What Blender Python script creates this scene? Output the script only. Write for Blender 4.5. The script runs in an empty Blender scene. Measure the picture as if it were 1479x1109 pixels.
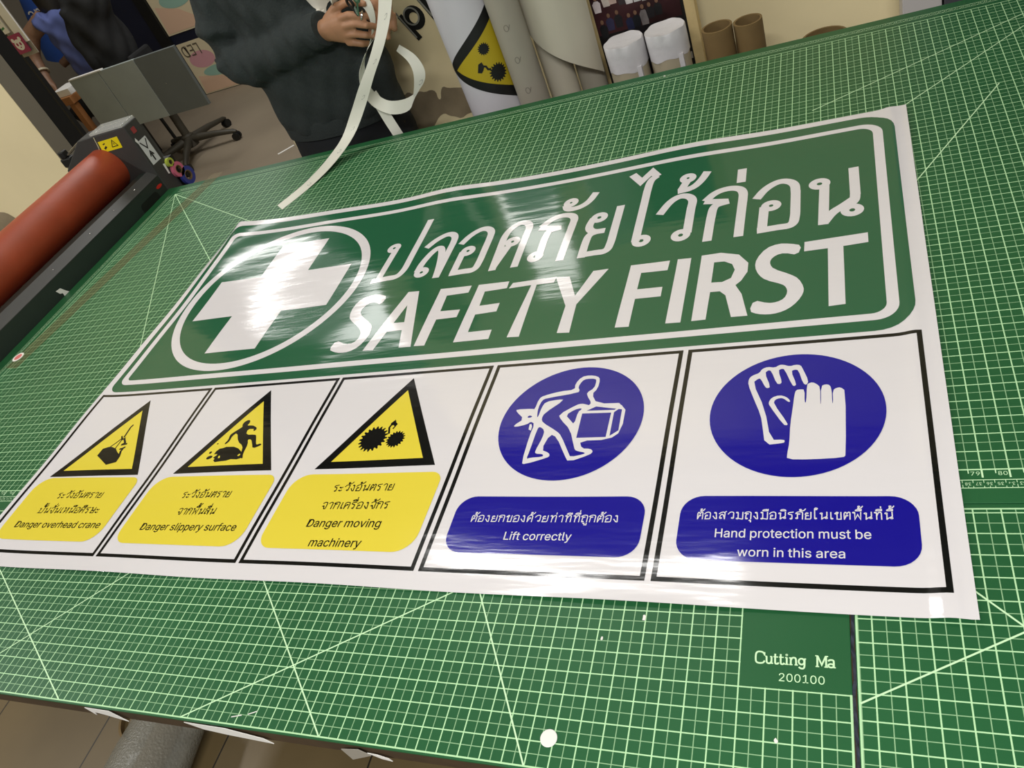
import bpy, bmesh, math, random
from mathutils import Vector, Matrix

# ---------------------------------------------------------------- units
# everything is laid out in inches on the table plane (u right, v back, z up from
# the mat surface) and converted to metres; the table top stands 0.80 m above the floor.
I = 0.0254
TZ = 0.80
FLOOR = -TZ / I
def W(p): return Vector((p[0]*I, p[1]*I, TZ + p[2]*I))

SC = bpy.context.scene
COL = SC.collection

# ---------------------------------------------------------------- camera
CAM_C = (-3.8773, -24.2961, 30.1838)
CAM_R = [[0.907087, 0.246648, -0.341113], [-0.070161, -0.71043, -0.700262], [-0.415055, 0.659132, -0.627116]]
cd = bpy.data.cameras.new('camera'); cam = bpy.data.objects.new('camera', cd); COL.objects.link(cam)
cd.sensor_width = 36.0; cd.lens = 1140.83 * 36.0 / 1479.0; cd.clip_start = 0.02; cd.clip_end = 60
m = Matrix.Identity(4)
for i in range(3):
    m[i][0] = CAM_R[0][i]; m[i][1] = -CAM_R[1][i]; m[i][2] = -CAM_R[2][i]
m.translation = W(CAM_C)
cam.matrix_world = m
SC.camera = cam

# ---------------------------------------------------------------- world, lights, exposure
SC.view_settings.view_transform = 'Standard'
SC.view_settings.look = 'None'
SC.view_settings.gamma = 1.0
SC.view_settings.use_curve_mapping = False
SC.view_settings.exposure = 0.03
wd = bpy.data.worlds.new('room_ambient'); SC.world = wd; wd.use_nodes = True
wd.node_tree.nodes['Background'].inputs[0].default_value = (1.0, 0.99, 0.975, 1)
wd.node_tree.nodes['Background'].inputs[1].default_value = 0.26

def area_light(name, u, v, z, lu, lv, power, color=(1.0, 0.985, 0.96)):
    ld = bpy.data.lights.new(name, 'AREA'); ld.shape = 'RECTANGLE'
    ld.size = lu*I; ld.size_y = lv*I; ld.energy = power; ld.color = color
    lo = bpy.data.objects.new(name, ld); lo.location = W((u, v, z)); COL.objects.link(lo)
    return lo
area_light('back_room_tube_and_fill', -158, 146, 75, 4.0, 60, 12)
area_light('back_room_tube_and_fill', -106, 126, 78, 60, 44, 40)  # this wide panel is an added fill that brightens the back room
area_light('fluorescent_tube_over_table', -50, 42, 75, 52, 2.5, 13)
area_light('front_fill_light', 6, -62, 78, 60, 6.0, 82)  # added fill to lift the back wall and the banner, no known fixture
area_light('left_fill_light', -150, -20, 79, 6.0, 50, 55)  # added fill to brighten the left wall and mats, no known fixture
heading_glare_light = area_light('heading_glare_light', -43, 61.2, 26, 7, 12, 1.0)  # added to make the glare on the Thai heading, no known lamp there
heading_glare_light.rotation_euler = (math.radians(-90), 0, 0)

# ---------------------------------------------------------------- materials
def lin(c):
    return tuple(((x/255)/12.92 if x/255 <= 0.04045 else ((x/255+0.055)/1.055)**2.4) for x in c) + (1.0,)
MATS = {}
def mat(name, rgb, rough=0.6, metal=0.0, var=0.0, scale=12.0, bump=0.0, bscale=60.0, spec=0.5, alpha=1.0, stretch=None, coat=0.0):
    m = bpy.data.materials.new(name); m.use_nodes = True
    nt = m.node_tree; b = nt.nodes['Principled BSDF']
    c = lin(rgb)
    b.inputs['Base Color'].default_value = c
    b.inputs['Roughness'].default_value = rough
    b.inputs['Metallic'].default_value = metal
    b.inputs['Specular IOR Level'].default_value = spec
    b.inputs['Alpha'].default_value = alpha
    b.inputs['Coat Weight'].default_value = coat
    tc = nt.nodes.new('ShaderNodeTexCoord')
    def noise(s, det=4.0):
        n = nt.nodes.new('ShaderNodeTexNoise'); n.inputs['Scale'].default_value = s; n.inputs['Detail'].default_value = det
        if stretch:
            mp = nt.nodes.new('ShaderNodeMapping'); mp.inputs['Scale'].default_value = stretch
            nt.links.new(tc.outputs['Object'], mp.inputs[0]); nt.links.new(mp.outputs[0], n.inputs['Vector'])
        else: nt.links.new(tc.outputs['Object'], n.inputs['Vector'])
        return n
    if var > 0:
        n = noise(scale)
        r = nt.nodes.new('ShaderNodeValToRGB')
        r.color_ramp.elements[0].position = 0.3; r.color_ramp.elements[1].position = 0.7
        r.color_ramp.elements[0].color = tuple(x*(1-var) for x in c[:3]) + (1,)
        r.color_ramp.elements[1].color = tuple(min(1, x*(1+var)) for x in c[:3]) + (1,)
        nt.links.new(n.outputs['Fac'], r.inputs[0]); nt.links.new(r.outputs[0], b.inputs['Base Color'])
    if bump > 0:
        n = noise(bscale)
        bp = nt.nodes.new('ShaderNodeBump'); bp.inputs['Strength'].default_value = bump; bp.inputs['Distance'].default_value = 0.01
        nt.links.new(n.outputs['Fac'], bp.inputs['Height']); nt.links.new(bp.outputs[0], b.inputs['Normal'])
    MATS[name] = m
    return m

VST = (3.0, 17.0, 8.0)
def vinyl(name, rgb, rough=0.10):
    return mat(name, rgb, rough, bump=0.11, bscale=1.0, stretch=VST, spec=0.5)
VW = vinyl('vinyl_white', (216, 213, 215))
VG = vinyl('vinyl_green', (36, 92, 62))
VK = vinyl('vinyl_black', (12, 14, 15))
VY = vinyl('vinyl_yellow', (222, 204, 66))
VB = vinyl('vinyl_blue', (20, 14, 138))
PRINT = mat('mat_print_pale_green', (196, 232, 186), 0.5)
PAPER = mat('white_paper', (226, 224, 218), 0.7, var=0.03)
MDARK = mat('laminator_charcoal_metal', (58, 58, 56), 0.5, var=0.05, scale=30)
MBEAM = mat('laminator_beam_dark_reflection', (36, 44, 40), 0.42, var=0.05, scale=20)  # green-black reflection on the beam face is put into this base colour
ORANGE = mat('roller_orange_silicone', (150, 62, 34), 0.45, var=0.12, scale=9, bump=0.05, bscale=40)
DRED = mat('roller_dark_red_silicone', (120, 42, 24), 0.5, var=0.1)
BLACK = mat('black_plastic', (16, 17, 16), 0.5)
YSTK = mat('yellow_sticker', (240, 220, 20), 0.35)
REDP = mat('red_plastic', (190, 40, 30), 0.4)
STEEL = mat('bright_steel', (200, 200, 198), 0.22, metal=1.0)
PLYW = mat('plywood_edge', (70, 54, 34), 0.7, var=0.25, scale=25)
SKIN = mat('skin', (166, 122, 90), 0.5, var=0.06, scale=60)
SKIN2 = mat('skin_tanned', (128, 96, 74), 0.55, var=0.08, scale=60)
HAIR = mat('black_hair', (22, 18, 16), 0.5, var=0.3, scale=80)
SWEAT = mat('dark_green_grey_sweatshirt', (40, 47, 46), 0.9, var=0.10, scale=70, bump=0.25, bscale=220)
PANTS = mat('black_trousers', (18, 22, 26), 0.9, var=0.2, scale=20)
BLUE = mat('blue_cotton', (84, 96, 150), 0.9, var=0.12, scale=10)
WOODP = mat('pale_wood', (206, 184, 132), 0.7, var=0.2, scale=14)
CARD = mat('brown_cardboard', (116, 94, 56), 0.8, var=0.12, scale=18)
LINER = mat('grey_release_liner', (158, 152, 138), 0.6, var=0.06, scale=6)
SHEET = mat('offwhite_sheet', (196, 190, 172), 0.5, var=0.04, scale=5)
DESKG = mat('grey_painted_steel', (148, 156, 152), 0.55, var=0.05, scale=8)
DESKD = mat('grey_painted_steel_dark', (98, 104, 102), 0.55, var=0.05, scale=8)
NAVY = mat('navy_door_panel', (26, 30, 48), 0.35, var=0.15, scale=4)
DKSTILE = mat('dark_olive_metal', (58, 56, 52), 0.4)
BFAB = mat('black_fabric', (20, 21, 22), 0.85, var=0.3, scale=25)

# ---------------------------------------------------------------- mesh building
def prop(o, label=None, cat=None, group=None, kind=None):
    if label: o['label'] = label
    if cat: o['category'] = cat
    if group: o['group'] = group
    if kind: o['kind'] = kind
    return o

def thing(name, label, cat, base, group=None):
    o = bpy.data.objects.new(name, None); o.empty_display_size = 0.05
    o.location = W(base); COL.objects.link(o)
    return prop(o, label, cat, group)

def root_of(o):
    while o.parent: o = o.parent
    return o

class MB:
    def __init__(s): s.v = []; s.f = []
    def add(s, vs, fs):
        k = len(s.v); s.v += [tuple(v) for v in vs]; s.f += [tuple(i+k for i in f) for f in fs]; return s
    def box(s, u0, u1, v0, v1, z0, z1):
        return s.add([(u0,v0,z0),(u1,v0,z0),(u1,v1,z0),(u0,v1,z0),(u0,v0,z1),(u1,v0,z1),(u1,v1,z1),(u0,v1,z1)],
                     [(3,2,1,0),(4,5,6,7),(0,1,5,4),(1,2,6,5),(2,3,7,6),(3,0,4,7)])
    def hexa(s, b, t):
        return s.add(list(b)+list(t), [(3,2,1,0),(4,5,6,7),(0,1,5,4),(1,2,6,5),(2,3,7,6),(3,0,4,7)])
    def prism(s, poly, d):
        n = len(poly); d = Vector(d)
        vs = [tuple(p) for p in poly] + [tuple(Vector(p)+d) for p in poly]
        fs = [tuple(range(n))[::-1], tuple(range(n, 2*n))] + [(i, (i+1) % n, n+(i+1) % n, n+i) for i in range(n)]
        return s.add(vs, fs)
    def ring_frame(s, p, d, ref=(0,0,1)):
        d = Vector(d).normalized(); a = d.cross(Vector(ref))
        if a.length < 1e-4: a = d.cross(Vector((1,0,0)))
        a.normalize(); b = d.cross(a); return a, b
    def loft(s, secs, n=20, cap=True, ref=(0,0,1)):
        """secs: (centre, radius_a, radius_b); orientation from the path"""
        k = len(s.v); P = [Vector(q[0]) for q in secs]
        for i, q in enumerate(secs):
            d = (P[min(i+1, len(P)-1)] - P[max(i-1, 0)])
            a, b = s.ring_frame(P[i], d, ref)
            for j in range(n):
                t = 2*math.pi*j/n
                s.v.append(tuple(P[i] + a*math.cos(t)*q[1] + b*math.sin(t)*q[2]))
        for i in range(len(secs)-1):
            for j in range(n):
                s.f.append((k+i*n+j, k+i*n+(j+1) % n, k+(i+1)*n+(j+1) % n, k+(i+1)*n+j))
        if cap:
            s.f.append(tuple(k+j for j in range(n))[::-1]); s.f.append(tuple(k+(len(secs)-1)*n+j for j in range(n)))
        return s
    def cyl(s, p0, p1, r, r2=None, n=28, cap=True):
        return s.loft([(p0, r, r), (p1, r if r2 is None else r2, r if r2 is None else r2)], n, cap)
    def tube(s, pts, r, n=10): return s.loft([(p, r, r) for p in pts], n)
    def lathe(s, c, prof, n=32, axis=(0,0,1)):
        """prof: list of (radius, height) closed shell"""
        k = len(s.v); ax = Vector(axis).normalized(); a, b = s.ring_frame(c, ax, (1, 0, 0) if abs(ax.x) < .9 else (0, 1, 0)); c = Vector(c)
        for r, h in prof:
            for j in range(n):
                t = 2*math.pi*j/n; s.v.append(tuple(c + ax*h + a*r*math.cos(t) + b*r*math.sin(t)))
        for i in range(len(prof)-1):
            for j in range(n):
                s.f.append((k+i*n+j, k+i*n+(j+1) % n, k+(i+1)*n+(j+1) % n, k+(i+1)*n+j))
        return s
    def sphere(s, c, rx, ry, rz, n=16, m_=10):
        k = len(s.v)
        for i in range(m_+1):
            ph = math.pi*i/m_
            for j in range(n):
                t = 2*math.pi*j/n
                s.v.append((c[0]+rx*math.sin(ph)*math.cos(t), c[1]+ry*math.sin(ph)*math.sin(t), c[2]+rz*math.cos(ph)))
        for i in range(m_):
            for j in range(n): s.f.append((k+i*n+j, k+(i+1)*n+j, k+(i+1)*n+(j+1) % n, k+i*n+(j+1) % n))
        return s
    def build(s, name, material, parent=None, base=None, smooth=False, bevel=0.0, label=None, angle=35):
        me = bpy.data.meshes.new(name)
        org = root_of(parent).location if parent else W(base)
        me.from_pydata([tuple(W(v) - org) for v in s.v], [], s.f)
        me.materials.append(material)
        bm = bmesh.new(); bm.from_mesh(me)
        bmesh.ops.remove_doubles(bm, verts=bm.verts, dist=1e-6)
        bmesh.ops.recalc_face_normals(bm, faces=bm.faces); bm.to_mesh(me); bm.free()
        o = bpy.data.objects.new(name, me); COL.objects.link(o)
        if parent: o.parent = parent
        else: o.location = org
        if smooth:
            for p in me.polygons: p.use_smooth = True
            me.set_sharp_from_angle(angle=math.radians(angle))
        if bevel > 0:
            bv = o.modifiers.new('bevel', 'BEVEL'); bv.width = bevel*I; bv.segments = 2; bv.limit_method = 'ANGLE'
        if label: o['label'] = label
        return o

def remesh(o, voxel, it=6):
    """fuse overlapping lofts into one continuous skin"""
    md = o.modifiers.new('r', 'REMESH'); md.mode = 'VOXEL'; md.voxel_size = voxel*I; md.use_smooth_shade = True
    sm = o.modifiers.new('s', 'SMOOTH'); sm.iterations = it; sm.factor = 0.5
    dg = bpy.context.evaluated_depsgraph_get(); dg.update()
    me = bpy.data.meshes.new_from_object(o.evaluated_get(dg))
    o.modifiers.clear(); old = o.data; o.data = me; bpy.data.meshes.remove(old)
    for p in me.polygons: p.use_smooth = True
    return o

def copy_tree(o, parent=None):
    c = o.copy(); COL.objects.link(c)
    if parent: c.parent = parent
    for ch in list(o.children): copy_tree(ch, c)
    return c

# ---------------------------------------------------------------- flat lettering and artwork
def ccw(p): return sum(p[i][0]*p[(i+1) % len(p)][1]-p[(i+1) % len(p)][0]*p[i][1] for i in range(len(p))) > 0
def fill(contours):
    """even-odd filled polygons -> (verts2d, faces)"""
    cu = bpy.data.curves.new('tmp', 'CURVE'); cu.dimensions = '2D'; cu.fill_mode = 'FRONT'
    for c in contours:
        sp = cu.splines.new('POLY'); sp.points.add(len(c)-1)
        for p, q in zip(sp.points, c): p.co = (q[0], q[1], 0, 1)
        sp.use_cyclic_u = True
    o = bpy.data.objects.new('tmp', cu); COL.objects.link(o)
    dg = bpy.context.evaluated_depsgraph_get(); dg.update()
    me = bpy.data.meshes.new_from_object(o.evaluated_get(dg))
    V = [(v.co.x, v.co.y) for v in me.vertices]; F = [tuple(p.vertices) for p in me.polygons]
    bpy.data.objects.remove(o); bpy.data.curves.remove(cu); bpy.data.meshes.remove(me)
    return V, F
def chaikin(p, it=2, closed=False):
    for _ in range(it):
        q = [] if closed else [p[0]]
        n = len(p)
        for i in range(n if closed else n-1):
            a, b = p[i], p[(i+1) % n]
            q += [(a[0]*.75+b[0]*.25, a[1]*.75+b[1]*.25), (a[0]*.25+b[0]*.75, a[1]*.25+b[1]*.75)]
        if not closed: q.append(p[-1])
        p = q
    return p
class Flat:
    """2-D drawing: fills and strokes, each a hair above the last so nothing is coplanar"""
    def __init__(s): s.v = []; s.f = []; s.lift = 0.0
    def poly(s, contours):
        V, F = fill(contours); k = len(s.v)
        s.v += [(x, y, s.lift) for x, y in V]; s.f += [tuple(i+k for i in f) for f in F]; s.lift = (s.lift+0.0004) % 0.0048; return s
    def quad(s, x0, x1, y0, y1):
        k = len(s.v); s.v += [(x0,y0,s.lift),(x1,y0,s.lift),(x1,y1,s.lift),(x0,y1,s.lift)]; s.f.append((k,k+1,k+2,k+3)); return s
    def stroke(s, pts, w):
        n = len(pts); L = []; Rr = []
        for i in range(n):
            p = Vector(pts[i]); a = Vector(pts[max(i-1, 0)]); b = Vector(pts[min(i+1, n-1)])
            d1 = (p-a) if i > 0 else (b-p); d2 = (b-p) if i < n-1 else (p-a)
            if d1.length < 1e-9: d1 = d2
            if d2.length < 1e-9: d2 = d1
            d1.normalize(); d2.normalize()
            n1 = Vector((-d1.y, d1.x)); n2 = Vector((-d2.y, d2.x)); mm = n1+n2
            if mm.length < 0.2: mm = n1
            mm.normalize(); k = 1.0/max(0.45, mm.dot(n1))
            L.append(p+mm*k*w/2); Rr.append(p-mm*k*w/2)
        k = len(s.v)
        for a, b in zip(L, Rr): s.v += [(a.x, a.y, s.lift), (b.x, b.y, s.lift)]
        for i in range(n-1): s.f.append((k+2*i+1, k+2*i+3, k+2*i+2, k+2*i))
        s.lift = (s.lift+0.0004) % 0.0048; return s
    def ring(s, cx, cy, rx, ry, w, n=22):
        k = len(s.v)
        for j in range(n):
            t = 2*math.pi*j/n
            s.v += [(cx+(rx+w/2)*math.cos(t), cy+(ry+w/2)*math.sin(t), s.lift), (cx+(rx-w/2)*math.cos(t), cy+(ry-w/2)*math.sin(t), s.lift)]
        for j in range(n):
            a = k+2*j; b = k+2*((j+1) % n); s.f.append((a, b, b+1, a+1))
        s.lift = (s.lift+0.0004) % 0.0048; return s
def circ(cx, cy, rx, ry=None, n=64):
    ry = rx if ry is None else ry
    return [(cx+rx*math.cos(2*math.pi*i/n), cy+ry*math.sin(2*math.pi*i/n)) for i in range(n)]
def rrect(x0, x1, y0, y1, r, n=8):
    rr = r if isinstance(r, (list, tuple)) else [r]*4     # bl, br, tr, tl
    out = []
    for (cx, cy, a, q) in ((x0+rr[0], y0+rr[0], 180, rr[0]), (x1-rr[1], y0+rr[1], 270, rr[1]), (x1-rr[2], y1-rr[2], 0, rr[2]), (x0+rr[3], y1-rr[3], 90, rr[3])):
        for i in range(n+1):
            t = math.radians(a+90*i/n); out.append((cx+q*math.cos(t), cy+q*math.sin(t)))
    return out

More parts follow.
